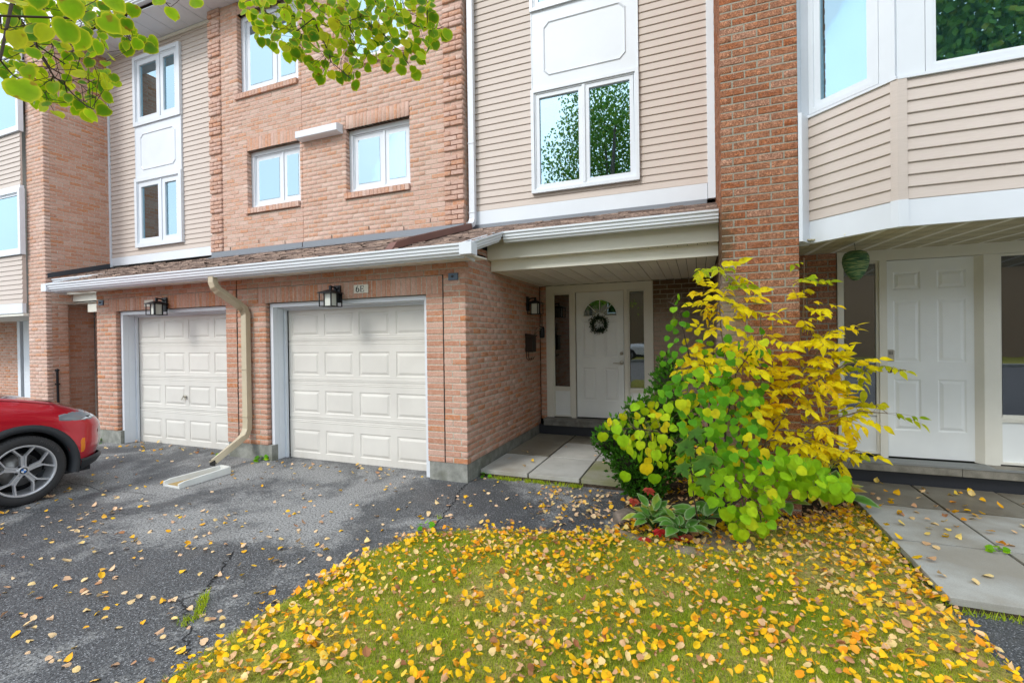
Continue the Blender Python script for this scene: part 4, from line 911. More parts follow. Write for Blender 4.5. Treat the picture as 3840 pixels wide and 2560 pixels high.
# ------------------------------------------------------------------ leaves
def ringleaf(pts, mid, bend=.12, cup=.05):
    """outline points (x,y); three rings towards the midrib; returns verts, tris, edge weights"""
    n = len(pts); V = []; E = []
    for s, e in ((1, 1.0), (.78, .12), (.35, 0)):
        for (x, y) in pts:
            cx, cy = mid; xx = cx+(x-cx)*s; yy = cy+(y-cy)*s; V.append((xx, yy, abs(xx)*cup*2-bend*yy*yy)); E.append(e)
    V.append((mid[0], mid[1], -bend*mid[1]**2)); E.append(0); F = []
    for k in range(2):
        for i in range(n): j = (i+1) % n; a, b_, c, d_ = k*n+i, k*n+j, (k+1)*n+j, (k+1)*n+i; F += [(a, b_, c), (a, c, d_)]
    F += [(2*n+i, 2*n+(i+1) % n, 3*n) for i in range(n)]
    return np.array(V), np.array(F), np.array(E)
def linden_pts(jit=.03, asym=.06):
    P = [(0, .05), (.14, -.01), (.32, .04), (.46, .20), (.51, .42), (.46, .64), (.32, .82), (.12, .93), (0, 1.05), (-.12, .92), (-.31, .81), (-.46, .62), (-.52, .40), (-.47, .18), (-.32, .02), (-.14, -.02)]
    return [(x*(1+asym*(1 if x > 0 else -1))+random.uniform(-jit, jit), y+random.uniform(-jit, jit)) for x, y in P]
def ash_pts(): return [(0, 0), (.10, .06), (.21, .20), (.25, .40), (.21, .62), (.11, .82), (0, 1.05), (-.11, .80), (-.21, .60), (-.24, .40), (-.20, .20), (-.09, .05)]
def hosta_pts(): return [(0, 0), (.12, .05), (.24, .22), (.28, .42), (.23, .66), (.10, .88), (0, 1.03), (-.10, .88), (-.23, .66), (-.28, .42), (-.24, .22), (-.12, .05)]
def maple_pts():
    h = [(0, 0), (.16, .02), (.42, -.06), (.36, .12), (.62, .26), (.52, .34), (.60, .50), (.34, .46), (.22, .50), (.26, .72), (.13, .74), (0, 1.0)]
    return h+[(-x, y) for x, y in h[1:-1]][::-1]
SHP = {'linden': [ringleaf(linden_pts(.025, random.uniform(-.08, .08)), (0, .42), random.uniform(.05, .25), random.uniform(.02, .09)) for _ in range(6)],
       'ash': [ringleaf(ash_pts(), (0, .45), random.uniform(.05, .3), random.uniform(.05, .15)) for _ in range(3)],
       'hosta': [ringleaf(hosta_pts(), (0, .5), random.uniform(.25, .5), random.uniform(.06, .14)) for _ in range(3)],
       'maple': [ringleaf(maple_pts(), (0, .42), random.uniform(.05, .25), .05) for _ in range(2)],
       'fallen': [ringleaf(linden_pts(.05, random.uniform(-.12, .12))[::1], (0, .42), random.uniform(-.8, .9), random.uniform(-.35, .5)) for _ in range(14)]}
_lm = {}
def leaf_mesh(shape, var, mt, rnd):
    q = int(min(.999, max(0, rnd))*24); key = (shape, var, mt.name, q)
    if key not in _lm:
        V, F, E = SHP[shape][var]; _lm[key] = np_mesh('leaf', V, F, mt, {'rnd': np.full(len(V), (q+.5)/24), 'edge': E}, True)
    return _lm[key]
def leafset(root, part_parent, items, shape, mt, limit=290, name='leaf', rest='foliage', force=None):
    """items: (Matrix world, rnd). Nearest ones become leaf parts, the others one joined piece"""
    items.sort(key=lambda it: (it[0].translation-CAMP).length/max(1e-6, it[0].to_scale().x))
    base = wloc(root)
    for (M, r) in items[:limit]:
        o = bpy.data.objects.new(name, leaf_mesh(shape, random.randrange(len(SHP[shape])), mt, r)); COL.objects.link(o)
        o.parent = part_parent; lo, ro, sc = M.decompose(); o.location = lo-wloc(part_parent); o.rotation_mode = 'QUATERNION'; o.rotation_quaternion = ro; o.scale = sc
    if items[limit:]:
        VV = []; FF = []; RR = []; EE = []; n = 0
        for (M, r) in items[limit:]:
            V, F, E = random.choice(SHP[shape]); A_ = np.array(M); VV.append(V@A_[:3, :3].T+A_[:3, 3]-np.array(base)); FF.append(F+n); RR.append(np.full(len(V), r)); EE.append(E); n += len(V)
        o = put(rest, np_mesh(rest, np.concatenate(VV), np.concatenate(FF), mt, {'rnd': np.concatenate(RR), 'edge': np.concatenate(EE)}, True), root, base); o['kind'] = 'stuff'
def at(px, py, d):
    """a surveyed point: sighting angles from the tripod and a distance"""
    return CAMP+r2*((px-1920)/1758.2*d)-u2*((py-1280)/1758.2*d)+fwd*d
def leaf_mat(p, tip, nrm, size):
    """stem at p, tip direction, face normal"""
    y = Vector(tip).normalized(); z = Vector(nrm); z = (z-y*z.dot(y)); z = z.normalized() if z.length > 1e-4 else y.orthogonal().normalized(); x = y.cross(z)
    M = Matrix((x, y, z)).transposed().to_4x4(); return Matrix.Translation(p) @ M @ Matrix.Diagonal((size, size, size, 1))
rv = lambda s=1.0: Vector((random.gauss(0, s), random.gauss(0, s), random.gauss(0, s)))
def polyline_sample(pts, t):
    L_ = [(pts[i+1]-pts[i]).length for i in range(len(pts)-1)]; s = sum(L_)*t
    for i, l_ in enumerate(L_):
        if s <= l_: return pts[i].lerp(pts[i+1], s/max(l_, 1e-6)), (pts[i+1]-pts[i]).normalized()
        s -= l_
    return pts[-1].copy(), (pts[-1]-pts[-2]).normalized()
def nearest_on(twigs, p):
    best = None
    for tw in twigs:
        for i in range(len(tw)-1):
            a, c = tw[i], tw[i+1]; e = c-a; t = max(0, min(1, (p-a).dot(e)/max(e.length_squared, 1e-9))); q = a+e*t; d_ = (p-q).length
            if best is None or d_ < best[0]: best = (d_, q)
    return best

# --- the linden that overhangs the view
tree = empty('linden_tree', (-2.6, -1.6, 0), 'lime green linden tree whose leafy branches hang across the top of the view', 'tree')
TA = [[(49, 9), (73, 70), (107, 113), (132, 165), (159, 220), (184, 257), (202, 288), (242, 318), (275, 355), (327, 401), (352, 410)], [(275, 0), (288, 40), (291, 70), (306, 86)], [(165, 113), (184, 147), (196, 171), (269, 193)],
      [(187, 254), (245, 285), (306, 321)], [(285, 269), (337, 306), (383, 321)], [(199, 288), (184, 324), (170, 349)], [(389, 0), (416, 52), (438, 80), (465, 113), (484, 147), (508, 173)], [(0, 226), (31, 263), (55, 288), (92, 303)], [(0, 60), (5, 110)], [(122, 20), (132, 45), (160, 95)], [(240, 305), (250, 340), (255, 385)], [(560, -20), (600, 8), (640, 14)], [(590, -20), (640, 30), (650, 50)], [(690, -30), (720, 5)]]
DA = [2.0, 1.35, 2.2, 2.1, 2.15, 2.0, 2.2, 1.5, 1.3, 1.9, 2.0, 2.4, 2.4, 2.2]
TB = [[(1360, -10), (1432, 15), (1514, 73), (1566, 101), (1646, 109), (1662, 101)], [(1436, 128), (1480, 177), (1520, 215), (1545, 268)], [(1175, 70), (1200, 130), (1235, 200), (1240, 232), (1316, 295)], [(1317, 10), (1315, 70), (1312, 130), (1335, 152)], [(1350, -20), (1385, 20), (1395, 60), (1392, 110), (1380, 200)],
      [(1080, -20), (1077, 30), (1090, 90), (1115, 140)], [(1187, 85), (1260, 110), (1300, 130)], [(1240, 232), (1210, 270)], [(1235, 210), (1280, 220)], [(1475, 185), (1540, 195)], [(1480, 177), (1475, 235)], [(1300, 82), (1350, 65)], [(940, -20), (985, 30), (1010, 60)], [(1540, 95), (1555, 140), (1560, 180)], [(1150, -20), (1200, 40), (1230, 60)], [(1140, 75), (1150, 120), (1130, 130)], [(1430, 20), (1420, 80), (1436, 128)], [(1600, -20), (1570, 10), (1580, 60)], [(1500, -20), (1520, 40), (1560, 60)], [(1350, 170), (1330, 210), (1370, 260)]]
twA = [[at(x, y, d+.05*math.sin(i)) for i, (x, y) in enumerate(t)] for t, d in zip(TA, DA)]
twB = [[at(x, y, 2.95+.12*math.sin(k*2.1)+.05*math.sin(i)) for i, (x, y) in enumerate(t)] for k, t in enumerate(TB)]
def limb(pts, r, name='branch', m=TRUNK, par=None): b = MB(); b.tube(pts, r, 10); return b.build(name, m, par or tree)
trunk = limb([(-2.6, -1.6, -.1), (-2.62, -1.6, .5), (-2.55, -1.55, 1.8), (-2.45, -1.45, 3.0), (-2.3, -1.3, 4.2), (-2.2, -1.2, 6.0), (-2.1, -1.2, 7.6)], [.20, .16, .14, .13, .11, .07, .03], 'trunk')
fork = Vector((-2.42, -1.42, 3.2))
topA = at(150, -420, 2.0); topB = at(1330, -520, 3.0); topB2 = at(1150, -300, 3.0)
limb([fork, (-2.5, -.6, 3.75), topA+Vector((0, -.3, .25)), topA, twA[0][0]], [.06, .045, .025, .014, .008])
limb([(-2.3, -1.3, 4.1), (-1.9, .2, 4.6), topB+Vector((-.2, -.5, .25)), topB, twB[4][0]], [.07, .05, .03, .018, .008])
limb([topB, topB2, twB[14][0]], [.018, .012, .007])
for tws in (twA, twB):
    for k, t in enumerate(tws):
        r0 = .0045 if len(t) > 4 else .0028; limb(t, [r0*(1-.55*i/(len(t)-1)) for i in range(len(t))], 'twig', BARK)
        if k and t[0].z > 0:
            src = (topA if tws is twA else (topB if k % 2 else topB2)); q = nearest_on([u for j_, u in enumerate(tws) if j_ != k and len(u) > 3], t[0])
            y_px = None
            if q and q[0] < .18: limb([q[1], t[0]], [.003, .003], 'twig', BARK)
            else: limb([src, src.lerp(t[0], .5)+Vector((0, 0, .04)), t[0]], [.008, .006, .004], 'twig', BARK)
items = []; pet = MB()
def hang(p, tws, size, rnd, facing=.6):
    q = nearest_on(tws, p); c = (CAMP-p).normalized(); base = p
    if q and q[0] < .16: pet.tube([q[1], q[1].lerp(p, .6)+Vector((0, 0, -.004)), p], .0012, 4, caps=False)
    tip = Vector((0, 0, -1))+rv(.45); nrm = c*facing+Vector((0, 0, .45))+rv(.42)
    if random.random() < .5: nrm = -nrm
    items.append((leaf_mat(p, tip, nrm, size), rnd))
def rr_lin(): return random.choice((random.uniform(.1, .85), random.uniform(.2, .8), random.uniform(.3, .9), random.uniform(.3, .85), random.uniform(.0, .5), random.uniform(.85, .95)))
PA = [(0, 0), (430, 0), (470, 60), (520, 110), (570, 190), (540, 195), (430, 160), (400, 240), (430, 290), (400, 370), (390, 440), (300, 430), (250, 400), (200, 440), (130, 410), (60, 330), (0, 320)]
PB = [(900, 0), (925, 90), (985, 190), (1070, 215), (1140, 235), (1170, 290), (1260, 300), (1330, 300), (1400, 240), (1480, 250), (1560, 270), (1600, 210), (1640, 160), (1690, 130), (1650, 90), (1620, 0)]
def fill(poly, n, mind, tws, d0, d1, s0, s1, facing=.6, rndf=rr_lin, dy=0):
    got = []; xs = [p[0] for p in poly]; ys = [p[1] for p in poly]; tries = 0
    while len(got) < n and tries < n*60:
        tries += 1; x, y = random.uniform(min(xs), max(xs)), random.uniform(min(ys), max(ys))
        if not in_poly(np.array([x]), np.array([y]), poly)[0]: continue
        if any((x-a)**2+(y-c)**2 < mind*mind for a, c in got): continue
        got.append((x, y)); d_ = random.uniform(d0, d1); s = random.uniform(s0, s1); hang(at(x, y-s*.5*1758/d_+dy, d_), tws, s, rndf(), facing)
fill(PA, 240, 11, twA, 1.9, 2.4, .034, .060); fill([(0, 0), (400, 0), (380, 120), (200, 180), (0, 200)], 14, 30, twA, 1.3, 1.6, .045, .066)
for (x, y, s) in ((67, 345, .074), (250, 118, .060), (370, 100, .055), (255, 30, .055)): d_ = 1.22; hang(at(x, y-s*.5*1758/d_, d_), twA, s, random.uniform(.3, .7), 1.6)
for (x, y) in ((447, 325), (475, 185), (555, 165), (585, 200), (410, 430), (360, 395), (318, 440), (640, 52), (735, 18), (500, 40), (600, 15), (430, 130), (400, 335), (385, 285)): hang(at(x, y-25, 2.2), twA, .062, random.uniform(.2, .8), 1.2)
fill(PB, 250, 16, twB, 2.75, 3.15, .046, .070, .8); fill([(930, 0), (1620, 0), (1600, 120), (1300, 180), (1000, 120)], 60, 26, twB, 2.8, 3.1, .046, .068, .8)
for (x, y) in ((1325, 325), (1550, 288), (1280, 302), (1208, 300), (1175, 270), (1683, 140), (1632, 70), (1625, 128), (1605, 185), (1450, 262), (1505, 265), (1580, 235), (1100, 200), (1150, 230)): hang(at(x, y-22, 2.95), twB, .072, random.uniform(.2, .7), 1.6)
pet.build('petioles', BARK, tree)['kind'] = 'stuff'
leafset(tree, tree, items, 'linden', LF_LIN, 290, 'leaf', 'outer_foliage')
# the crown above and behind the tripod (mirrored in the house windows)
def crown(root, name, blobs, n, size, m, shape_simple=True):
    c = np.random.choice(len(blobs), n, p=np.array([b_[3]**3 for b_ in blobs])/sum(b_[3]**3 for b_ in blobs)); B_ = np.array(blobs)[c]
    d = np.random.normal(size=(n, 3)); d /= np.linalg.norm(d, axis=1)[:, None]; r = np.random.random(n)**.45; P = B_[:, :3]+d*r[:, None]*B_[:, 3:4]*np.array([1, 1, .85])
    a = np.random.normal(size=(n, 3)); a[:, 2] -= .8; a /= np.linalg.norm(a, axis=1)[:, None]; t = np.cross(a, np.random.normal(size=(n, 3))); t /= np.linalg.norm(t, axis=1)[:, None]; s = size*np.random.uniform(.7, 1.3, n)[:, None]
    V = np.stack([P, P+a*s*.5+t*s*.45, P+a*s, P+a*s*.5-t*s*.45], 1).reshape(-1, 3)-np.array(wloc(root)); o = put(name, np_mesh(name, V, np.arange(4*n).reshape(-1, 4), m, {'rnd': np.repeat(np.random.uniform(0, .9, n), 4), 'edge': np.zeros(4*n)}), root, wloc(root)); o['kind'] = 'stuff'; return o
crown(tree, 'crown', [(-2.6, -2.2, 6.0, 1.3), (-3.3, -2.6, 7.4, 1.5), (-2.1, -2.2, 7.6, 1.4), (-3.9, -2.8, 6.2, 1.0), (-1.4, -2.4, 6.4, 1.1), (-2.7, -2.6, 8.9, 1.4), (-.6, -2.6, 7.6, 1.1), (-1.3, -1.6, 5.2, .7)], 15000, .085, LF_MIR)
for e in ((-3.3, -2.5, 6.8), (-1.5, -2.1, 6.5), (-2.6, -2.3, 8.4), (-3.8, -2.7, 6.2)): limb([(-2.3, -1.3, 4.2), ((-2.3+e[0])/2, (-1.3+e[1])/2, e[2]*.5+2.3), e], [.06, .04, .012])

tr2 = empty('street_tree', (6.0, -6.5, 0), 'leafy street tree across from the bay window, mirrored in its glass', 'tree')
limb([(6.0, -6.5, -.1), (6.0, -6.45, 2.5), (6.2, -6.5, 5.2), (6.1, -6.5, 8.0)], [.22, .17, .13, .05], 'trunk', TRUNK, tr2)
for e in ((4.4, -6.2, 7.0), (7.8, -6.4, 7.5), (5.6, -5.3, 8.4)): limb([(6.1, -6.5, 3.8), ((6.1+e[0])/2, (-6.5+e[1])/2, e[2]*.5+2), e], [.08, .05, .02], 'branch', TRUNK, tr2)
crown(tr2, 'crown', [(6.0, -6.5, 7.6, 2.4), (4.2, -6.2, 7.2, 1.8), (7.9, -6.6, 7.6, 1.9), (5.4, -6.0, 9.8, 2.0), (7.2, -6.4, 10.0, 2.0), (3.2, -6.0, 8.4, 1.3)], 15000, .17, LF_MIR)
# --- yellow ash sapling with compound leaves
ash = empty('ash_sapling', (.36, 4.2, .05), 'tall sapling with bright yellow compound leaves in front of the orange brick pier', 'shrub')
SA = [([(2790, 1900), (2775, 1650), (2745, 1450), (2705, 1250), (2695, 1100), (2700, 1000)], 4.05), ([(2800, 1890), (2890, 1600), (2975, 1400), (3012, 1200), (3015, 1060), (3015, 965)], 4.15), ([(2805, 1880), (2880, 1650), (3020, 1450), (3180, 1360), (3290, 1370)], 3.95), ([(2800, 1895), (2900, 1720), (3060, 1590), (3230, 1540), (3330, 1550)], 3.95),
      ([(2785, 1800), (2760, 1560), (2640, 1400), (2540, 1330)], 4.1), ([(2770, 1650), (2720, 1480), (2690, 1380)], 4.2), ([(2830, 1750), (2850, 1500), (2860, 1300), (2850, 1180)], 4.1), ([(2950, 1460), (3060, 1330), (3120, 1230)], 4.0), ([(2880, 1650), (2990, 1640), (3120, 1700), (3220, 1690)], 3.9)]
stA = []
for pts, d in SA: w_ = [at(x, y, d+.04*math.sin(i*1.7)) for i, (x, y) in enumerate(pts)]; stA.append(w_); limb(w_, [.010-.007*i/(len(w_)-1) for i in range(len(w_))], 'stem', BARKG, ash)
ai = []; rach = MB()
def compound(p, direction, ln, rnd, pairs=3, lf=.085):
    d_ = Vector(direction).normalized(); pts = []
    for k in range(5): t = k/4; pts.append(p+d_*ln*t+Vector((0, 0, -.22*ln*t*t)))
    rach.tube(pts, .0012, 4, caps=False); side_ = d_.cross(Vector((0, 0, 1))).normalized(); n_ = Vector((0, 0, .8))+rv(.3)+(CAMP-p).normalized()*.7
    for k in range(pairs):
        t = .35+.5*k/max(1, pairs-1)*.9; q, dd = polyline_sample(pts, t)
        for sgn in (1, -1): ai.append((leaf_mat(q, dd*.55+side_*sgn*.8+Vector((0, 0, -.25))+rv(.12), n_+rv(.22), lf*random.uniform(.8, 1.15)), min(1, max(0, rnd+random.uniform(-.12, .12)))))
    ai.append((leaf_mat(pts[-1], pts[-1]-pts[-2]+rv(.02), n_+rv(.2), lf*1.2), rnd))
for k, st in enumerate(stA):
    n = 9 if k < 5 else 6
    for i in range(n):
        t = .36+.62*i/(n-1); q, dd = polyline_sample(st, t)
        for sgn in (1, -1):
            a = random.uniform(0, 6.28); dr = Vector((math.cos(a), math.sin(a)*.8-.2, random.uniform(-.1, .45)))
            rnd = random.uniform(.3, .95)
            if i >= n-2 and k in (0, 1, 2, 3): rnd = random.uniform(0, .14)
            compound(q, dr, random.uniform(.16, .27), rnd, random.choice((2, 3, 3)), random.uniform(.065, .09) if t < .95 else .07)
AF = [(2600, 1120), (2650, 960), (2740, 950), (2780, 1060), (2900, 1150), (3010, 1020), (3100, 1180), (3200, 1300), (3290, 1380), (3220, 1480), (3330, 1560), (3180, 1640), (3250, 1700), (3140, 1850), (3060, 1800), (2980, 1680), (2860, 1600), (2760, 1480), (2620, 1420), (2520, 1370), (2620, 1270)]
got = []
while len(got) < 122:
    x, y = random.uniform(2500, 3340), random.uniform(980, 1850)
    if not in_poly(np.array([x]), np.array([y]), AF)[0] or any((x-a)**2+(y-c)**2 < 27**2 for a, c in got): continue
    got.append((x, y)); p = at(x, y, random.uniform(3.85, 4.3)); q = nearest_on(stA, p)[1]; dr = (p-q); dr = dr.normalized() if dr.length > .02 else Vector((1, 0, 0)); dr = dr+Vector((.25, -.2, .1))+rv(.25)
    rach.tube([q, q.lerp(p, .5)+Vector((0, 0, .015)), p], .0016, 4, caps=False)
    compound(p-dr.normalized()*.09, dr, random.uniform(.15, .23), random.uniform(.3, .95) if (x < 3200 and y > 1050) else random.uniform(0, .3), 3, random.uniform(.075, .104))
rach.build('leaf_stalks', BARKG, ash)['kind'] = 'stuff'
leafset(ash, ash, ai, 'ash', LF_ASH, 290)

# --- green linden suckers and maple seedling
shr = empty('linden_shrub', (.1, 4.1, .05), 'low green and lime shrub with big rounded leaves drooping over the planting bed', 'shrub')
SG = [([(2730, 1900), (2660, 1600), (2600, 1400), (2560, 1230), (2540, 1150), (2500, 1128)], 3.95), ([(2725, 1905), (2620, 1720), (2480, 1620), (2370, 1605), (2255, 1618)], 3.7), ([(2725, 1900), (2640, 1640), (2530, 1490), (2430, 1400)], 3.8), ([(2735, 1900), (2720, 1600), (2760, 1400), (2830, 1300)], 3.9), ([(2740, 1900), (2860, 1720), (3020, 1760), (3140, 1800), (3210, 1850)], 3.8),
      ([(2735, 1905), (2800, 1850), (2850, 1930), (2860, 1990)], 3.5), ([(2730, 1905), (2640, 1800), (2560, 1760)], 3.55), ([(2740, 1850), (2700, 1450), (2560, 1420), (2480, 1460)], 3.85), ([(2740, 1800), (2820, 1550), (2900, 1420)], 3.9), ([(2735, 1880), (2700, 1900), (2750, 1980)], 3.5), ([(2735, 1820), (2660, 1500), (2640, 1350)], 3.95)]
stG = []
for pts, d in SG: w_ = [at(x, y, d+.05*math.sin(i*1.3)) for i, (x, y) in enumerate(pts)]; stG.append(w_); limb(w_, [.008-.0055*i/(len(w_)-1) for i in range(len(w_))], 'stem', BARK, shr)
items = []; pet = MB()
def rg(x, y):
    if x < 2520 and 1500 < y < 1780: return random.choice((random.uniform(.65, .82), random.uniform(.7, .8), random.uniform(.84, 1.0)))
    if x > 2880 or y > 1750: return random.choice((random.uniform(.5, .78), random.uniform(.45, .75), random.uniform(.5, .8), random.uniform(.5, .9)))
    return random.choice((random.uniform(.1, .5), random.uniform(.2, .6), random.uniform(.2, .5), random.uniform(.3, .7), random.uniform(.85, 1)))
def fillg(poly, n, mind, d0, d1, s0, s1):
    got = []; xs = [p[0] for p in poly]; ys = [p[1] for p in poly]; tries = 0
    while len(got) < n and tries < n*60:
        tries += 1; x, y = random.uniform(min(xs), max(xs)), random.uniform(min(ys), max(ys))
        if not in_poly(np.array([x]), np.array([y]), poly)[0] or any((x-a)**2+(y-c)**2 < mind*mind for a, c in got): continue
        got.append((x, y)); d_ = random.uniform(d0, d1); s = random.uniform(s0, s1); p = at(x, y-s*.4*1758/d_, d_); p.z = max(p.z, .16)
        q = nearest_on(stG, p)
        if q[0] < .25: pet.tube([q[1], q[1].lerp(p, .5)+Vector((0, 0, .02)), p], .0013, 4, caps=False)
        c = (CAMP-p).normalized(); items.append((leaf_mat(p, Vector((0, 0, -.9))+(p-q[1]).normalized()*.6+rv(.35)-c*0, c*.7+Vector((0, 0, .7))+rv(.33), s), rg(x, y)))
fillg([(2270, 1590), (2440, 1500), (2560, 1400), (2700, 1380), (2830, 1480), (2860, 1640), (2760, 1720), (2600, 1760), (2430, 1740), (2330, 1680)], 225, 20, 3.5, 4.0, .058, .086)
fillg([(2560, 1720), (2760, 1700), (2940, 1700), (3080, 1740), (3210, 1840), (3150, 1880), (2950, 1850), (2890, 1960), (2840, 2020), (2760, 2000), (2700, 1900), (2600, 1840)], 270, 19, 3.35, 3.9, .062, .094)
fillg([(2520, 1180), (2640, 1260), (2760, 1380), (2720, 1500), (2560, 1420), (2480, 1360)], 50, 29, 3.75, 4.05, .045, .068)
fillg([(2690, 1250), (2860, 1220), (2900, 1420), (2820, 1560), (2700, 1450)], 36, 32, 3.7, 4.0, .05, .078)
fillg([(2490, 1110), (2560, 1110), (2590, 1220), (2540, 1260)], 10, 22, 3.9, 4.0, .05, .07)
for (x, y, s) in ((2262, 1640, .08), (2330, 1655, .09), (2350, 1790, .085), (2420, 1760, .10), (2460, 1800, .095), (2780, 2010, .11), (2860, 1990, .10), (2890, 1930, .10), (2720, 1930, .11)):
    p = at(x, y-s*.5*1758/3.4, 3.45); p.z = max(p.z, .15); items.append((leaf_mat(p, Vector((0, 0, -1))+rv(.2), (CAMP-p).normalized()+Vector((0, 0, .4))+rv(.15), s), rg(x, y)))
pet.build('petioles', BARKG, shr)['kind'] = 'stuff'
leafset(shr, shr, items, 'linden', LF_GRN, 295)
mp_ = empty('maple_seedling', (.0, 4.0, .05), 'maple seedling with lobed dark green leaves spotted black, among the rounded leaves', 'plant')
limb([(.0, 4.0, .05), tuple(at(2600, 1850, 3.5)), tuple(at(2585, 1660, 3.45))], [.006, .004, .003], 'stem', BARK, mp_); items = []
for (x, y, s) in ((2560, 1690, .15), (2620, 1760, .15), (2660, 1740, .14), (2550, 1770, .12), (2640, 1820, .12), (2600, 1640, .12)):
    p = at(x, y-s*.5*1758/3.4, 3.38); items.append((leaf_mat(p, Vector((random.uniform(-.7, .7), -.2, -.8)), (CAMP-p).normalized()+Vector((0, 0, .5))+rv(.15), s), random.random()))
leafset(mp_, mp_, items, 'maple', LF_MAP, 20)
# --- cedar
ced = empty('cedar_shrub', (-.5, 4.75, .05), 'dense dark green cedar shrub between the porch slabs and the leafy shrubs', 'shrub')
SC_ = [(2505, 1365, 38), (2500, 1430, 58), (2490, 1520, 80), (2410, 1560, 72), (2440, 1620, 100), (2330, 1640, 82), (2360, 1720, 95), (2420, 1740, 110), (2420, 1830, 75), (2480, 1700, 110), (2380, 1790, 70), (2540, 1560, 80), (2275, 1655, 55)]
V = []; A_ = []; core_ = MB()
def cedar_sprays():
    V = []; A = []
    for (x, y, r) in SC_:
        c = at(x, y, 4.62); R_ = r*4.62/1758.2
        for _ in range(int(620*(r/80)**2)):
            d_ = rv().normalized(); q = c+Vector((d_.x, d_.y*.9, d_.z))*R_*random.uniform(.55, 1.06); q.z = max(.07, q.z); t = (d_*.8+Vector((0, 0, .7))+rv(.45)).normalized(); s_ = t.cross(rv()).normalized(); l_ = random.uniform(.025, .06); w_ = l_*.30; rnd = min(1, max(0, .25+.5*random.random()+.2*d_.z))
            V += [q, q+t*l_*.45+s_*w_, q+t*l_, q+t*l_*.45-s_*w_]; A += [rnd]*4
    return V, A
V, A_ = cedar_sprays(); bb = wloc(ced); V = [(v[0]-bb.x, v[1]-bb.y, v[2]-bb.z) for v in V]
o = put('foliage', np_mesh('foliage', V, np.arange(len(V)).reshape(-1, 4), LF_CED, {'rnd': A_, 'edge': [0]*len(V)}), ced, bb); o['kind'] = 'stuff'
limb([(-.5, 4.75, .0), tuple(at(2440, 1700, 4.65)), tuple(at(2480, 1500, 4.65)), tuple(at(2505, 1350, 4.62))], [.03, .02, .012, .004], 'trunk', BARK, ced)
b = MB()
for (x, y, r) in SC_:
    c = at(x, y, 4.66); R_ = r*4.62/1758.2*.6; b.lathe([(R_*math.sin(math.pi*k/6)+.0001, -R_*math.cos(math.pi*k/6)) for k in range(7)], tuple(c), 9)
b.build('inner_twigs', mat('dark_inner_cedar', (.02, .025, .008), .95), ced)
# --- hostas, creeper, weeds
def hosta(loc, n, ln, label, spread=.5, rng=(0, .75)):
    h = empty('hosta', loc, label, 'plant', 'hostas in the planting bed'); it = []; st = MB()
    for i in range(n):
        a = 6.28*i/n+random.uniform(-.3, .3); el = random.uniform(.5, 1.35); L_ = ln*random.uniform(.7, 1.1); dr = Vector((math.cos(a)*math.cos(el), math.sin(a)*math.cos(el), math.sin(el))); p = Vector(loc)+dr*L_*spread*random.uniform(.6, 1.2)+Vector((0, 0, .03))
        st.tube([Vector(loc), Vector(loc).lerp(p, .5)+Vector((0, 0, .02)), p], .004, 5); it.append((leaf_mat(p, dr+Vector((0, 0, -.5)), Vector((0, 0, 1))+dr*.5+(CAMP-p).normalized()*.5+rv(.15), L_), random.uniform(*rng)))
    st.build('stalks', LF_HOS, h)['kind'] = 'stuff'; leafset(h, h, it, 'hosta', LF_HOS, 60)
hosta((-.36, 3.98, .06), 26, .135, 'variegated hosta with white edged leaves at the corner of the bed', .9, (.3, .85)); hosta((-.14, 3.86, .05), 18, .15, 'green hosta arching over the small edging stones', .8)
hosta((.02, 4.1, .06), 12, .20, 'hosta with long dark leaves beneath the drooping green shrub'); hosta((1.12, 5.0, .06), 13, .22, 'yellowing hosta with brown leaves beside the front path', .7, (.3, 1)); hosta((.7, 4.8, .06), 12, .20, 'dark green hosta behind the edging stones left of the front path', .7, (.2, .9)); hosta((1.2, 5.6, .08), 7, .26, 'tall thin hosta with orange leaves against the door step', .8, (.6, 1))
cre = empty('virginia_creeper', (-.16, 3.66, .05), 'red and green creeper with five fingered leaves in front of the hostas', 'plant'); it = []
for (x, y, rnd) in ((2475, 1985, .1), (2510, 1995, .95), (2545, 2010, .2), (2572, 2005, .6), (2600, 1985, .7), (2415, 2040, .1), (2560, 2030, .05), (2430, 1830, .5), (2375, 1870, .5)):
    c = at(x, y, 3.62 if y > 1950 else 3.9); c.z = max(c.z, .07)
    for k in range(5): a = -1.57+(k-2)*.62; it.append((leaf_mat(c, Vector((math.cos(a)*.9, -.1, -math.sin(-a)*.5-.0+(-.1))), (CAMP-c).normalized()+Vector((0, 0, .8))+rv(.12), random.uniform(.045, .075)), rnd+random.uniform(-.05, .05)))
limb([(-.5, 3.9, .05), (-.3, 3.72, .05), (-.05, 3.6, .05)], .003, 'stem', BARK, cre); leafset(cre, cre, it, 'ash', LF_RED, 60)
def weed(loc, n, s, label):
    h = empty('weed', loc, label, 'weed'); it = []
    for i in range(n): a = random.random()*6.28; p = Vector(loc)+Vector((math.cos(a), math.sin(a), random.uniform(.3, 1.6)))*s*.7; it.append((leaf_mat(p, Vector((math.cos(a), math.sin(a), .1)), Vector((0, -.4, 1))+rv(.3), s), random.uniform(.2, .7)))
    leafset(h, h, it, 'linden', LF_GRN, 40)
weed((-5.55, 4.66, .0), 12, .06, 'small green weed at the foot of the pier between the garages'); weed((-9.2, 4.68, -.02), 14, .07, 'small green weed at the foundation corner behind the red car'); weed((-6.3, 4.66, 0), 7, .05, 'tiny weed under the bend of the tan downspout'); weed((-2.33, 4.98, .0), 8, .045, 'tiny weed where the porch slab meets the garage foundation')
weed((1.95, 4.33, .06), 8, .04, 'tiny weed sprouting in the joint of the front path'); weed((-2.15, 3.4, .02), 12, .045, 'clover tuft where the driveway crack meets the lawn')

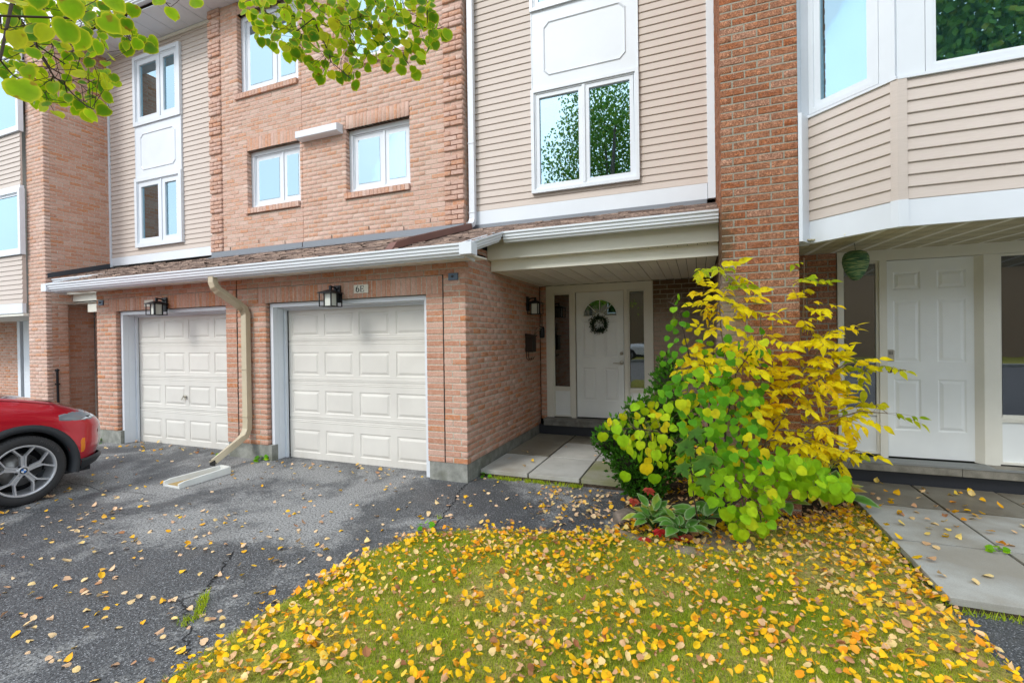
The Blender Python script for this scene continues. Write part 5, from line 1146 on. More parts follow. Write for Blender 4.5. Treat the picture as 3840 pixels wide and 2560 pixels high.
# --- fallen leaves
FL = []
def scatter(n, poly, zf, mt, s0, s1, zone, dens=None, tilt=.25, rf=random.random):
    xs = [p[0] for p in poly]; ys = [p[1] for p in poly]; k = 0; tries = 0
    while k < n and tries < n*40:
        tries += 1; x, y = random.uniform(min(xs), max(xs)), random.uniform(min(ys), max(ys))
        if dens and random.random() > dens(x, y): continue
        if not in_poly(np.array([x]), np.array([y]), poly)[0]: continue
        s = random.uniform(s0, s1); a = random.random()*6.28; up_ = Vector((0, 0, 1))+rv(tilt)
        if random.random() < .4: up_ = Vector((up_.x, up_.y, -up_.z))
        FL.append((leaf_mat(Vector((x, y, zf(x, y)+random.uniform(.004, .014))), (math.cos(a), math.sin(a), random.uniform(-.1, .15)), up_, s), rf(), mt, zone)); k += 1
CLU = [(random.uniform(-2.4, 1.4), random.uniform(1.1, 5), random.uniform(.06, .2)) for _ in range(95)]
lawn_d0 = lambda x, y: min(1, .62+.4*float(noise2(np.array(x*1.6), np.array(y*1.6)))+(.45 if edge_d(x, y, LP) < .22 else 0))
lawn_d = lambda x, y: min(1, lawn_d0(x, y)*.62+sum(.55*math.exp(-((x-a)**2+(y-b_)**2)/(c_*c_)) for a, b_, c_ in CLU if abs(x-a) < .4 and abs(y-b_) < .4)+(.3 if x > .75 else 0))
scatter(5400, [(p[0], max(p[1], 1.2)) for p in LP], lambda x, y: hl(x, y)+.024, LF_FAL, .020, .040, 'lawn', lawn_d, .38, lambda: random.random()**1.45)
scatter(2600, [(p[0], max(p[1], 1.2)) for p in LP], lambda x, y: hl(x, y)+.012, LF_FAL, .007, .018, 'lawn', None, .6, lambda: random.choice((random.uniform(.85, 1), random.uniform(.3, .45), random.uniform(.6, .9))))
scatter(700, BP, lambda x, y: hb(x, y)+.006, LF_FAL, .008, .03, 'bed', None, .6, lambda: random.uniform(.75, 1))
scatter(520, BP, lambda x, y: hb(x, y)+.008, LF_FAL, .03, .058, 'bed', None, .4)
def asd(x, y):
    d = edge_d(x, y, LP); return min(1, .07+(.28 if y < 3.1 else 0)+.75*math.exp(-d/.8)+.12*max(0, math.sin(x*2.2)*math.cos(y*2.7)))
AP = [(-7.5, 1.5), (-2.36, 1.3), (-2.42, 2.05), (-2.36, 2.75), (-2.22, 3.14), (-2.08, 3.4), (-1.72, 3.6), (-1.0, 3.76), (-.7, 4.0), (-.72, 4.6), (-.65, 4.97), (-2.4, 4.97), (-2.5, 4.68), (-9, 4.65), (-9, 3.2)]
scatter(640, AP, lambda x, y: .002, LF_PAL, .024, .044, 'driveway', asd, .22); scatter(150, [(-1.6, 3.75), (-.75, 3.95), (-.75, 4.95), (-1.6, 4.95)], lambda x, y: .002, LF_PAL, .024, .042, 'driveway', None, .25)
scatter(60, [(-9, 4.55), (-2.6, 4.55), (-2.6, 4.95), (-9, 4.95)], lambda x, y: .002, LF_PAL, .035, .05, 'driveway', lambda x, y: 1 if -8.7 < x < -6.35 or -5.4 < x < -2.95 else 0, .3)
scatter(90, [(1.36, 4.2), (3.9, 4.9), (3.9, 5.9), (1.36, 5.9)], lambda x, y: .075, LF_FAL, .035, .055, 'path', None, .25); scatter(48, [(1.36, 3.6), (3.2, 3.7), (3.9, 5), (1.36, 5.2)], lambda x, y: .075, LF_FAL, .035, .06, 'path', None, .25)
scatter(9, [(-2.3, 5.1), (-.7, 5.1), (-.7, 6.5), (-2.3, 6.5)], lambda x, y: .088, LF_PAL, .035, .05, 'porch', None, .25)
scatter(16, [(1.42, 2.4), (2.2, 2.4), (2.2, 3.4), (1.42, 3.4)], lambda x, y: .006, LF_PAL, .04, .055, 'driveway', None, .2)
def visible(p):
    q = cam.matrix_world.inverted() @ p; return -q.z > .1 and abs(q.x/-q.z) < 1.09 and abs(q.y/-q.z) < .73
FL.sort(key=lambda f: (f[0].translation-CAMP).length/f[0].to_scale().x if visible(f[0].translation) else 1e9)
PLACE = {'lawn': 'lying on the leaf strewn lawn', 'bed': 'lying in the planting bed under the shrubs', 'driveway': 'lying on the dark asphalt driveway', 'path': 'lying on the concrete front path', 'porch': 'lying on the porch slabs'}
def hue(r, m): return ('yellow' if r < .42 and m is LF_FAL or r < .2 else 'orange' if r < .5 and m is LF_FAL or r < .3 else 'pale yellow' if r < .58 else 'cream' if r < .8 else 'peach' if r < .92 else 'brown')
def leaf_label(M, r, mt, zone):
    p = M.translation; s = M.to_scale().x; sz = 'small ' if s < .03 else ('large ' if s > .040 else ''); up_ = M.to_3x3().col[2].normalized()
    st = ' upturned' if up_.z < -.5 else (' tilted' if abs(up_.z) < .86 else '')
    if zone == 'lawn':
        d = edge_d(p.x, p.y, LP)
        if d < .25 and p.x < -1.7 and p.y < 3.4: w = 'on the lawn edge beside the left driveway'
        elif d < .3 and p.x > 1.05: w = 'on the lawn edge beside the front path'
        elif p.y > 3.3: w = 'on the grass just in front of the planting bed' if p.x > -.9 else 'on the grass where driveway and lawn meet'
        elif p.y > 2.6: w = 'on the far lawn, ' + ('towards the wide garage' if p.x < -.9 else ('below the planting bed' if p.x < .4 else 'towards the front path'))
        else: w = 'on the near lawn, ' + ('towards the driveway' if p.x < -1.4 else ('at its middle left' if p.x < -.6 else ('at its middle' if p.x < .1 else 'towards the front path')))
    else: w = PLACE[zone]
    return '%s%s%s fallen leaf %s' % (sz, hue(r, mt), st, w)
for (M, r, mt, zone) in FL[:296]:
    o = bpy.data.objects.new('fallen_leaf', leaf_mesh('fallen', random.randrange(14), mt, r)); COL.objects.link(o); o.matrix_world = M
    tag(o, leaf_label(M, r, mt, zone), 'leaf', 'fallen leaves '+zone)
for mt, nm in ((LF_FAL, 'fallen_leaves'), (LF_PAL, 'fallen_leaves')):
    VV = []; FF = []; RR = []; n = 0
    for (M, r, m_, zone) in FL[296:]:
        if m_ is not mt: continue
        V, F, E = random.choice(SHP['fallen']); A_ = np.array(M); VV.append(V@A_[:3, :3].T+A_[:3, 3]); FF.append(F+n); RR.append(np.full(len(V), r)); n += len(V)
    o = put(nm, np_mesh(nm, np.concatenate(VV), np.concatenate(FF), mt, {'rnd': np.concatenate(RR), 'edge': np.zeros(n)}, True)); o['kind'] = 'stuff'

# ------------------------------------------------------------------ downspouts
b = MB(); pts = [(-5.975, 4.33, 2.50), (-5.975, 4.33, 2.43), (-5.968, 4.345, 2.37), (-5.95, 4.38, 2.32), (-5.85, 4.59, 2.145), (-5.812, 4.645, 2.085), (-5.795, 4.66, 2.01), (-5.795, 4.66, .52), (-5.795, 4.655, .43), (-5.80, 4.62, .345), (-5.795, 4.55, .30), (-5.70, 4.09, .115)]
b.rpipe(pts, .095, .075); o = b.build('downspout', TAN, None, .004, loc=(-5.8, 4.6, .1)); tag(o, 'tan painted downspout on the brick pier between the two garage doors', 'downspout')
WL[o.name] = Vector((-5.8, 4.6, .1)); b = MB()
for z in (1.25, .60): b.box(-5.848, -5.742, 4.615, 4.70, z, z+.012)
b.build('pipe_band', TAN, o); b = MB()
for k in range(9): t = k/8; p = Vector(pts[2]).lerp(Vector(pts[3]), t) if k < 5 else Vector(pts[3]).lerp(Vector(pts[4]), (k-4)*.03); b.rpipe([p, p+(Vector(pts[3])-Vector(pts[2])).normalized()*.004], .101, .081)
for k in range(8): t = k/7; p = Vector(pts[4]).lerp(Vector(pts[6]), t); b.rpipe([p, p+(Vector(pts[6])-Vector(pts[4])).normalized()*.004], .101, .081)
b.build('elbow_ribs', TAN, o)
b = MB(); b.box(-5.75, -5.65, 4.083, 4.087, .075, .15); b.build('opening', DARK, o)
b = MB(); b.rpipe([(-2.965, 6.03, 7.7), (-2.965, 6.03, 3.33), (-2.965, 5.99, 3.26), (-2.97, 5.93, 3.225)], .085, .07); o = b.build('downspout', WHITE, None, .004, loc=(-2.965, 6.0, 3.3)); tag(o, 'tall white downspout in the corner between pink brick and beige siding', 'downspout')
WL[o.name] = Vector((-2.965, 6.0, 3.3)); b = MB(); b.box(-3.012, -2.918, 5.99, 6.07, 4.40, 4.412); b.box(-3.012, -2.918, 5.99, 6.07, 3.42, 3.43); b.build('pipe_band', WHITE, o)
b = MB(); A_, B_ = Vector((-2.975, 5.92, rz(5.92)+.055)), Vector((-3.14, 4.62, rz(4.62)+.055)); b.rpipe([A_, B_, (-3.155, 4.42, rz(4.42)+.045), (-3.16, 4.33, rz(4.33)-.02)], .10, .075, ref=(0, 0, 1))
for q in (-.036, -.018, 0, .018, .036): b.rpipe([A_+Vector((q, 0, .039)), B_+Vector((q, 0, .039)), Vector((-3.155+q, 4.42, rz(4.42)+.084)), Vector((-3.16+q, 4.30, rz(4.33)+.0))], .007, .006, ref=(0, 0, 1))
o = b.build('downspout', BROWN, None, 0, loc=(-3.1, 5, 2.9)); tag(o, 'brown ribbed downspout lying on the shingle roof above the wide garage door', 'downspout')
# splash block: sloping trough
sb = empty('splash_block', (-5.525, 3.80, 0), 'white plastic splash block on the asphalt under the tan downspout', 'splash block', None, 0)
sb.rotation_euler = (0, 0, R(-2)+math.pi)
b = MB(); Lh = .32; wa, wb_ = .10, .145
def tr_(y, w_, h): return [(-w_, y, 0), (-w_, y, h), (-w_+.022, y, h), (-w_+.034, y, .018), (w_-.034, y, .018), (w_-.022, y, h), (w_, y, h), (w_, y, 0)]
P0, P1, P2 = tr_(-Lh, wa, .085), tr_(Lh-.07, wb_, .07), tr_(Lh, wb_, .055); vs = P0+P1+P2
fs = [(i, (i+1) % 8, 8+(i+1) % 8, 8+i) for i in range(8)]+[(8+i, 8+(i+1) % 8, 16+(i+1) % 8, 16+i) for i in range(8)]+[(0, 3, 2, 1), (0, 7, 4, 3), (7, 6, 5, 4), (16, 17, 18, 19), (16, 19, 20, 23), (20, 21, 22, 23)]
b.add(vs, fs); b.box(-wa+.03, wa-.03, -Lh, -Lh+.02, .018, .09); b.build_local('trough', PVCW, sb, .003)
b = MB(); b.add([(-.07, -.25, .020), (.07, -.25, .020), (.105, Lh-.02, .020), (-.105, Lh-.02, .020)], [(0, 1, 2, 3)]); b.build_local('dirt_film', mat('dried_mud_film', (.36, .25, .10), .9), sb)
# slim black dowel leaning on the left fin
b = MB(); b.tube([(-11.45, 5.16, .05), (-11.47, 5.16, 1.12)], .02, 8); b.lathe([(0, 1.11), (.035, 1.13), (.035, 1.15), (0, 1.17)], (-11.47, 5.16, 0), 10); b.box(-11.52, -11.44, 5.13, 5.19, .86, .885)
o = b.build('garden_stake', BLACK, None, loc=(-11.45, 5.16, 0)); tag(o, 'thin black garden stake against the brick wall behind the red car bonnet', 'stake')

# ------------------------------------------------------------------ wall lanterns, plates, small things
def lantern(loc, rz_, label):
    """local frame: wall plane at y=0, wall normal -y, z=0 at the cage bottom"""
    e = empty('wall_lantern', loc, label, 'lamp', 'black box lanterns on the brick walls', rz_)
    b = MB(); b.box(-.052, .052, -.022, -.001, .055, .275); b.build_local('back_plate', BLACK, e, .006)
    b = MB(); b.tube([(0, -.02, .215), (0, -.05, .245), (0, -.115, .25), (0, -.13, .235)], .011, 8); b.box(-.014, .014, -.144, -.116, .20, .262); b.build_local('arm', BLACK, e)
    b = MB(); t, w_ = .028, .112; c = -.13
    b.add([(-w_, c-w_, .165), (w_, c-w_, .165), (w_, c+w_, .165), (-w_, c+w_, .165), (-w_, c-w_, .172), (w_, c-w_, .172), (w_, c+w_, .172), (-w_, c+w_, .172), (-t, c-t, .212), (t, c-t, .212), (t, c+t, .212), (-t, c+t, .212)],
          [(0, 3, 2, 1), (0, 1, 5, 4), (1, 2, 6, 5), (2, 3, 7, 6), (3, 0, 4, 7), (4, 5, 9, 8), (5, 6, 10, 9), (6, 7, 11, 10), (7, 4, 8, 11), (8, 9, 10, 11)]); b.build_local('roof', BLACK, e)
    for (x, y) in ((-.092, c-.092), (.092, c-.092), (.092, c+.092), (-.092, c+.092)): b = MB(); b.box(x-.005, x+.005, y-.005, y+.005, .006, .165); b.build_local('cage_bar', BLACK, e)
    b = MB(); h = .097
    for (x0, x1, y0, y1) in ((-h, h, c-h, c-h+.009), (-h, h, c+h-.009, c+h), (-h, -h+.009, c-h+.009, c+h-.009), (h-.009, h, c-h+.009, c+h-.009)): b.box(x0, x1, y0, y1, 0, .008)
    b.box(-.055, .055, c-.055, c+.055, .0, .009); b.build_local('base_ring', BLACK, e)
    q = .052; b = MB()
    for (x, y) in ((-q, c-q), (q, c-q), (q, c+q), (-q, c+q)): b.box(x-.006, x+.006, y-.006, y+.006, .009, .165)
    b.build_local('inner_frame', BLACK, e)
    b = MB(); b.box(-q+.006, q-.006, c-q+.002, c+q-.002, .01, .164); b.build_local('glass', FROST, e)
    return e
lantern((-4.235, 4.718, 2.05), 0, 'black box lantern above the wide garage door, left of the number plate')
lantern((-7.56, 4.718, 2.05), 0, 'black box lantern above the farther garage door, covering a small plate')
lantern((-2.428, 6.78, 1.99), R(90), 'black box lantern in the shade on the porch side wall')
# number plates
def sans(txt, size, loc, rot, m, name='lettering', parent=None, shear=0):
    c = bpy.data.curves.new(name, 'FONT'); c.body = txt; c.size = size; c.align_x = 'CENTER'; c.align_y = 'CENTER'; c.extrude = .0012; c.shear = shear
    t = bpy.data.objects.new('tmp', c); COL.objects.link(t); dg = bpy.context.evaluated_depsgraph_get(); me = bpy.data.meshes.new_from_object(t.evaluated_get(dg)); bpy.data.objects.remove(t); me.materials.clear(); me.materials.append(m)
    return put(name, me, parent, loc, rot)
IVORY = mat('ivory_plate', (.66, .64, .55), .5)
b = MB(); b.box(-3.975, -3.76, 4.708, 4.719, 2.213, 2.317); pl = b.build('number_plate', IVORY, None, .002, loc=(-3.87, 4.71, 2.26)); WL[pl.name] = Vector((-3.87, 4.71, 2.26)); tag(pl, 'cream number plate reading 6E on the brick above the garage door', 'sign')
# 6 and E drawn with thick and thin strokes and serifs
b = MB(); X, Z, S = -3.918, 2.265, .034
ring_ = [(X+S*.62*math.cos(a), 4.7065, Z-S*.38+S*.62*math.sin(a)) for a in [2*math.pi*k/20 for k in range(21)]]; b.tube(ring_, [.0038+.0028*abs(math.cos(2*math.pi*k/20)) for k in range(21)], 5)
b.tube([(X-S*.60, 4.7065, Z-S*.25), (X-S*.52, 4.7065, Z+S*.45), (X-S*.05, 4.7065, Z+S*.98), (X+S*.35, 4.7065, Z+S*1.08)], [.0065, .006, .004, .003], 5)
b.box(-3.873, -3.862, 4.7045, 4.708, Z-S, Z+S); b.box(-3.880, -3.822, 4.7045, 4.708, Z-S-.002, Z-S+.003); b.box(-3.880, -3.824, 4.7045, 4.708, Z+S-.003, Z+S+.002); b.box(-3.862, -3.836, 4.7045, 4.708, Z-.002, Z+.003)
b.box(-3.826, -3.821, 4.7045, 4.708, Z-S+.003, Z-S+.018); b.box(-3.828, -3.823, 4.7045, 4.708, Z+S-.016, Z+S-.003); b.box(-3.838, -3.833, 4.7045, 4.708, Z-.010, Z+.011); b.build('lettering', BLACK, pl)
b = MB()
for x in (-3.966, -3.769): b.lathe([(0, -.003), (.004, -.002), (.004, 0)], (x, 4.708, 2.265), 8, 'y')
b.build('screw', NICKEL, pl)
b = MB(); b.box(-8.05, -7.84, 4.708, 4.719, 2.20, 2.305); o = b.build('number_plate', IVORY, None, .002, loc=(-7.95, 4.71, 2.25)); WL[o.name] = Vector((-7.95, 4.71, 2.25)); tag(o, 'small pale plate half hidden behind the lantern over the farther garage', 'sign')
for (x, z, lb) in ((-2.575, 2.337, 'blue grey metal plate with a round knob high on the corner brick pier'), (-9.17, 2.31, 'blue grey metal plate high on the far corner pier by the left garage')):
    b = MB(); b.box(x-.06, x+.06, 4.700, 4.719, z-.04, z+.04); o = b.build('bell_plate', PLATE, None, .003, loc=(x, 4.71, z)); WL[o.name] = Vector((x, 4.71, z)); tag(o, lb, 'plate')
    b = MB(); b.lathe([(0, -.022), (.010, -.018), (.015, -.008), (.015, 0)], (x-.005, 4.700, z+.003), 14, 'y'); b.build('knob', mat('dark_chrome', (.12, .13, .15), .15, 1), o)
# mailbox with hooks and dried flowers, hanging chime
mb_ = empty('mailbox', (-2.43, 6.74, 1.42), 'narrow dark brown metal mailbox on the porch side wall below the lantern', 'mailbox')
IRON = mat('dark_bronze_iron', (.035, .022, .016), .5, .5)
b = MB(); b.box(-2.427, -2.31, 6.665, 6.83, 1.42, 1.655); b.build('body', IRON, mb_, .004); b = MB(); b.prism([(-2.427, 1.70), (-2.427, 1.656), (-2.295, 1.656), (-2.295, 1.672)], 6.655, 6.84, 'y'); b.build('lid', IRON, mb_)
for y in (6.70, 6.795): b = MB(); b.tube([(-2.42, y, 1.425), (-2.42, y, 1.32), (-2.39, y, 1.30), (-2.35, y, 1.31), (-2.33, y, 1.345)], .006, 6); b.build('hook', IRON, mb_)
fl = empty('dried_flowers', (-2.35, 6.80, 1.67), 'cream and pink dried flowers standing in the porch mailbox', 'flowers')
PET = leafy('dried_petal', [(0, (.70, .66, .50)), (1, (.62, .40, .32))], None, .2)
for i, (dx, dy, dz) in enumerate(((.02, -.02, .22), (.05, .10, .12), (.07, .12, .07), (.09, .14, .15), (.06, .20, .10), (.03, .07, .05))):
    c = Vector((-2.36+dx, 6.80+dy, 1.68+dz)); b = MB(); b.tube([(-2.35, 6.80, 1.62), ((c.x-2.35)/2, (c.y+6.80)/2, c.z-.05), c], .0025, 4); b.build('stem', BARKG, fl)
    b = MB()
    for k in range(7): a = k*.9; d_ = Vector((math.cos(a), math.sin(a), .35)); s_ = Vector((-math.sin(a), math.cos(a), 0)); b.add([c, c+d_*.018+s_*.012, c+d_*.034, c+d_*.018-s_*.012], [(0, 1, 2, 3)], rnd=(i % 2)*.8)
    b.build('flower', PET, fl)
ch = empty('wind_chime', (-2.30, 7.12, 1.9), 'small black cylinder chime hanging from a loop beside the porch lantern', 'chime')
b = MB(); b.tube([(-2.30, 7.02, 2.02), (-2.30, 7.05, 1.99), (-2.30, 7.08, 1.88), (-2.30, 7.10, 1.80)], .004, 5); b.tube([(-2.30, 7.03, 2.02), (-2.30, 7.12, 1.99), (-2.30, 7.13, 1.88), (-2.30, 7.10, 1.80)], .004, 5); b.build('loop', BLACK, ch)
b = MB(); b.lathe([(0, 0), (.038, .004), (.042, .05), (.042, .15), (.034, .178), (0, .18)], (-2.30, 7.10, 1.63), 16); b.build('canister', BLACK, ch)
# wreath
wr = empty('wreath', (-1.448, 7.40, 1.83), 'small dark green wreath with pale berries hung on the white entrance door', 'wreath')
V = []; A_ = []; WG = leafy('wreath_leaf', [(0, (.012, .03, .012)), (.8, (.03, .07, .03)), (1, (.10, .13, .08))], None, .1)
for i in range(620):
    a = random.random()*6.283; rr = .105+random.gauss(0, .026); p = Vector((rr*math.cos(a), -.03-abs(random.gauss(0, .018)), rr*math.sin(a))); t = rv().normalized(); s_ = t.cross(rv()).normalized(); l_ = random.uniform(.02, .045)
    V += [p, p+t*l_*.5+s_*l_*.25, p+t*l_, p+t*l_*.5-s_*l_*.25]; A_ += [random.random()]*4
o = put('wreath_leaves', np_mesh('wreath_leaves', V, np.arange(len(V)).reshape(-1, 4), WG, {'rnd': A_, 'edge': [0]*len(V)}), wr, wloc(wr)); o['kind'] = 'stuff'
b = MB(); b.tube([(-1.448+.105*math.cos(a), 7.385, 1.83+.105*math.sin(a)) for a in [2*math.pi*k/28 for k in range(29)]], .022, 7); b.build('ring', mat('wreath_core', (.015, .025, .012), .9), wr)
BERRY = mat('pale_berry', (.55, .55, .48), .5)
for i in range(16): a = random.random()*6.28; rr = .105+random.uniform(-.03, .03); b = MB(); b.lathe([(0, -.008), (.006, -.004), (.006, .003), (0, .008)], (-1.448+rr*math.cos(a), 7.335, 1.83+rr*math.sin(a)), 7); b.build('berry', BERRY, wr)
# green papery gourd-shaped ornament hung from the bay soffit
ge = empty('hanging_ornament', (1.387, 5.30, 2.27), 'green striped papery nest shaped ornament hanging from the bay soffit', 'ornament')
gm = mat('green_striped_paper', rough=.75); N = NT(gm); pq = N.pos((3, 3, 26)); n_ = N.noise(pq, 2.6, 4, .6, .8); N.col(N.ramp(n_, [(.36, (.02, .07, .035)), (.5, (.07, .17, .075)), (.6, (.30, .36, .14)), (.7, (.08, .16, .07))])); N.nor(N.bump(n_, .5, .006))
b = MB(); b.lathe([(.002, .145), (.05, .142), (.088, .122), (.104, .085), (.107, .04), (.098, -.01), (.078, -.06), (.052, -.105), (.028, -.13), (.002, -.136)], (1.387, 5.30, 2.262), 28); b.build('body', gm, ge)
b = MB(); b.tube([(1.387, 5.30, 2.40), (1.38, 5.30, 2.48)], .002, 5); b.build('string', BLACK, ge)

# ------------------------------------------------------------------ cars
def carpaint(name, a, b_):
    m = mat(name, a, .28, .35); N = NT(m); m.node_tree.nodes['Principled BSDF'].inputs['Coat Weight'].default_value = 1.0; m.node_tree.nodes['Principled BSDF'].inputs['Coat Roughness'].default_value = .03
    lw = N.n('ShaderNodeLayerWeight'); lw.inputs['Blend'].default_value = .45; N.col(N.mix(lw.outputs['Facing'], a, b_)); return m
RED = carpaint('metallic_red_paint', (.62, .002, .022), (.20, .001, .016)); WPAINT = carpaint('white_car_paint', (.75, .76, .78), (.6, .62, .65))
CLAD = mat('grey_black_plastic', (.025, .028, .033), .55); TYRE = mat('tyre_rubber', (.028, .027, .028), .75); ALLOY = mat('grey_alloy', (.56, .56, .58), .34, .55); ALLOYD = mat('dark_alloy_pocket', (.02, .02, .022), .5, .5)
DISC = mat('brake_disc', (.25, .24, .23), .4, .9); AMBER = mat('amber_reflector', (.80, .22, .01), .25); LAMPG = mat('headlight_glass', (.26, .29, .32), .04, .3); SILV = mat('satin_silver_trim', (.48, .46, .46), .4, .6); BLUE = mat('roundel_blue', (.02, .16, .55), .3); WH = mat('roundel_white', (.8, .8, .8), .3)
CARGL = mat('car_glass', (.02, .025, .03), .03, .2)
def wheel(parent, c, sx, name='wheel'):
    """axle along x, outer face towards sx"""
    w = child_local(name, None, parent, c); w.empty_display_size = .1
    b = MB(); T = [(.258, -.112), (.268, -.122), (.30, -.126), (.335, -.118), (.349, -.095), (.351, -.05), (.351, .05), (.349, .095), (.335, .118), (.30, .126), (.268, .122), (.258, .112), (.25, .10), (.25, -.10), (.258, -.112)]
    b.lathe(T, (0, 0, 0), 48, 'x'); tyre = b.build_local('tyre', TYRE, w)
    b = MB()
    for k in range(64):
        a = k*2*math.pi/64; cs, sn = math.cos(a), math.sin(a); t = Vector((0, -sn, cs)); rd = Vector((0, cs, sn)); p = rd*.3445+Vector((sx*.108, 0, 0))
        b.rpipe([p-rd*.016+Vector((sx*.010, 0, 0)), p+rd*.004+Vector((-sx*.004, 0, 0))], .004, .005, ref=(1, 0, 0))
    b.build_local('sidewall_ribs', mat('tyre_groove', (.008, .008, .008), .9) if 'tyre_groove' not in bpy.data.materials else bpy.data.materials['tyre_groove'], w)
    b = MB(); b.lathe([(.259, sx*.118), (.250, sx*.121), (.240, sx*.114), (.236, sx*.08), (.232, sx*.02), (.225, -sx*.09)], (0, 0, 0), 48, 'x'); b.build_local('rim', ALLOY, w)
    b = MB(); b.lathe([(.0, sx*.0), (.165, sx*.0), (.165, -sx*.02), (0, -sx*.02)], (0, 0, 0), 32, 'x'); b.build_local('brake_disc', DISC, w)
    b = MB(); b.lathe([(.0, -sx*.06), (.235, -sx*.06), (.235, -sx*.09)], (0, 0, 0), 24, 'x'); b.build_local('inner_shadow', ALLOYD, w)
    b = MB(); b.prism([(.06, -.08), (.16, -.05), (.17, .06), (.09, .10)], sx*.005, sx*.05, 'x'); b.build_local('caliper', ALLOYD, w)
    for k in range(5):
        a0 = R(72*k+18); 
        def Pq(r_, a, x): return (sx*x, r_*math.cos(a), r_*math.sin(a))
        b = MB()
        for sg in (-1, 1):
            # twin ribs from the hub that fork out to the rim
            q = [(.045, a0+sg*.34), (.10, a0+sg*.155), (.15, a0+sg*.12), (.243, a0+sg*.35)]; hw = [.013, .012, .013, .014]; vs = []
            for (r_, a), h_ in zip(q, hw):
                t = Vector((0, -math.sin(a), math.cos(a)))
                for (s1, x) in ((-1, .072), (-.55, .100), (.55, .100), (1, .072)): vs.append(Vector(Pq(r_, a, x+(.012 if r_ > .2 else (.004 if r_ > .12 else 0))))+t*h_*s1)
            b.add(vs, [(4*i+j_, 4*i+(j_+1) % 4, 4*i+4+(j_+1) % 4, 4*i+4+j_) for i in range(3) for j_ in range(4)]+[(0, 1, 2, 3), (15, 14, 13, 12)])
        b.prism([(.04*math.cos(a0)-.022*math.sin(a0), .04*math.sin(a0)+.022*math.cos(a0)), (.15*math.cos(a0)-.012*math.sin(a0), .15*math.sin(a0)+.012*math.cos(a0)), (.15*math.cos(a0)+.012*math.sin(a0), .15*math.sin(a0)-.012*math.cos(a0)), (.04*math.cos(a0)+.022*math.sin(a0), .04*math.sin(a0)-.022*math.cos(a0))], min(sx*.07, sx*.088), max(sx*.07, sx*.088), 'x')
        b.build_local('spoke', ALLOY, w)
    b = MB(); b.lathe([(0, sx*.096), (.05, sx*.096), (.058, sx*.09), (.062, sx*.06)], (0, 0, 0), 24, 'x'); b.build_local('hub', ALLOY, w)
    for k in range(5): a = R(72*k+54); b = MB(); b.lathe([(0, sx*.100), (.010, sx*.100), (.010, sx*.085)], (0, .057*math.cos(a), .057*math.sin(a)), 8, 'x'); b.build_local('wheel_bolt', ALLOYD, w)
    return w
def roundel(parent, c, r, sx):
    e = MB(); e.lathe([(0, 0), (r, 0), (r, -sx*.004)], c, 24, 'x'); o = e.build_local('badge', BLACK, parent)
    e = MB(); e.lathe([(r, sx*.0005), (r*.93, sx*.0016), (r*.90, sx*.0005)], c, 24, 'x'); e.build_local('badge_ring', SILV, parent)
    for k in range(4):
        pts = [(c[1], c[2])]+[(c[1]+r*.62*math.cos(R(90*k+t_)), c[2]+r*.62*math.sin(R(90*k+t_))) for t_ in range(0, 91, 15)]; e = MB(); e.prism(pts, c[0]+sx*.0002, c[0]+sx*.0014, 'x'); e.build_local('badge_quadrant', BLUE if k % 2 else WH, parent)
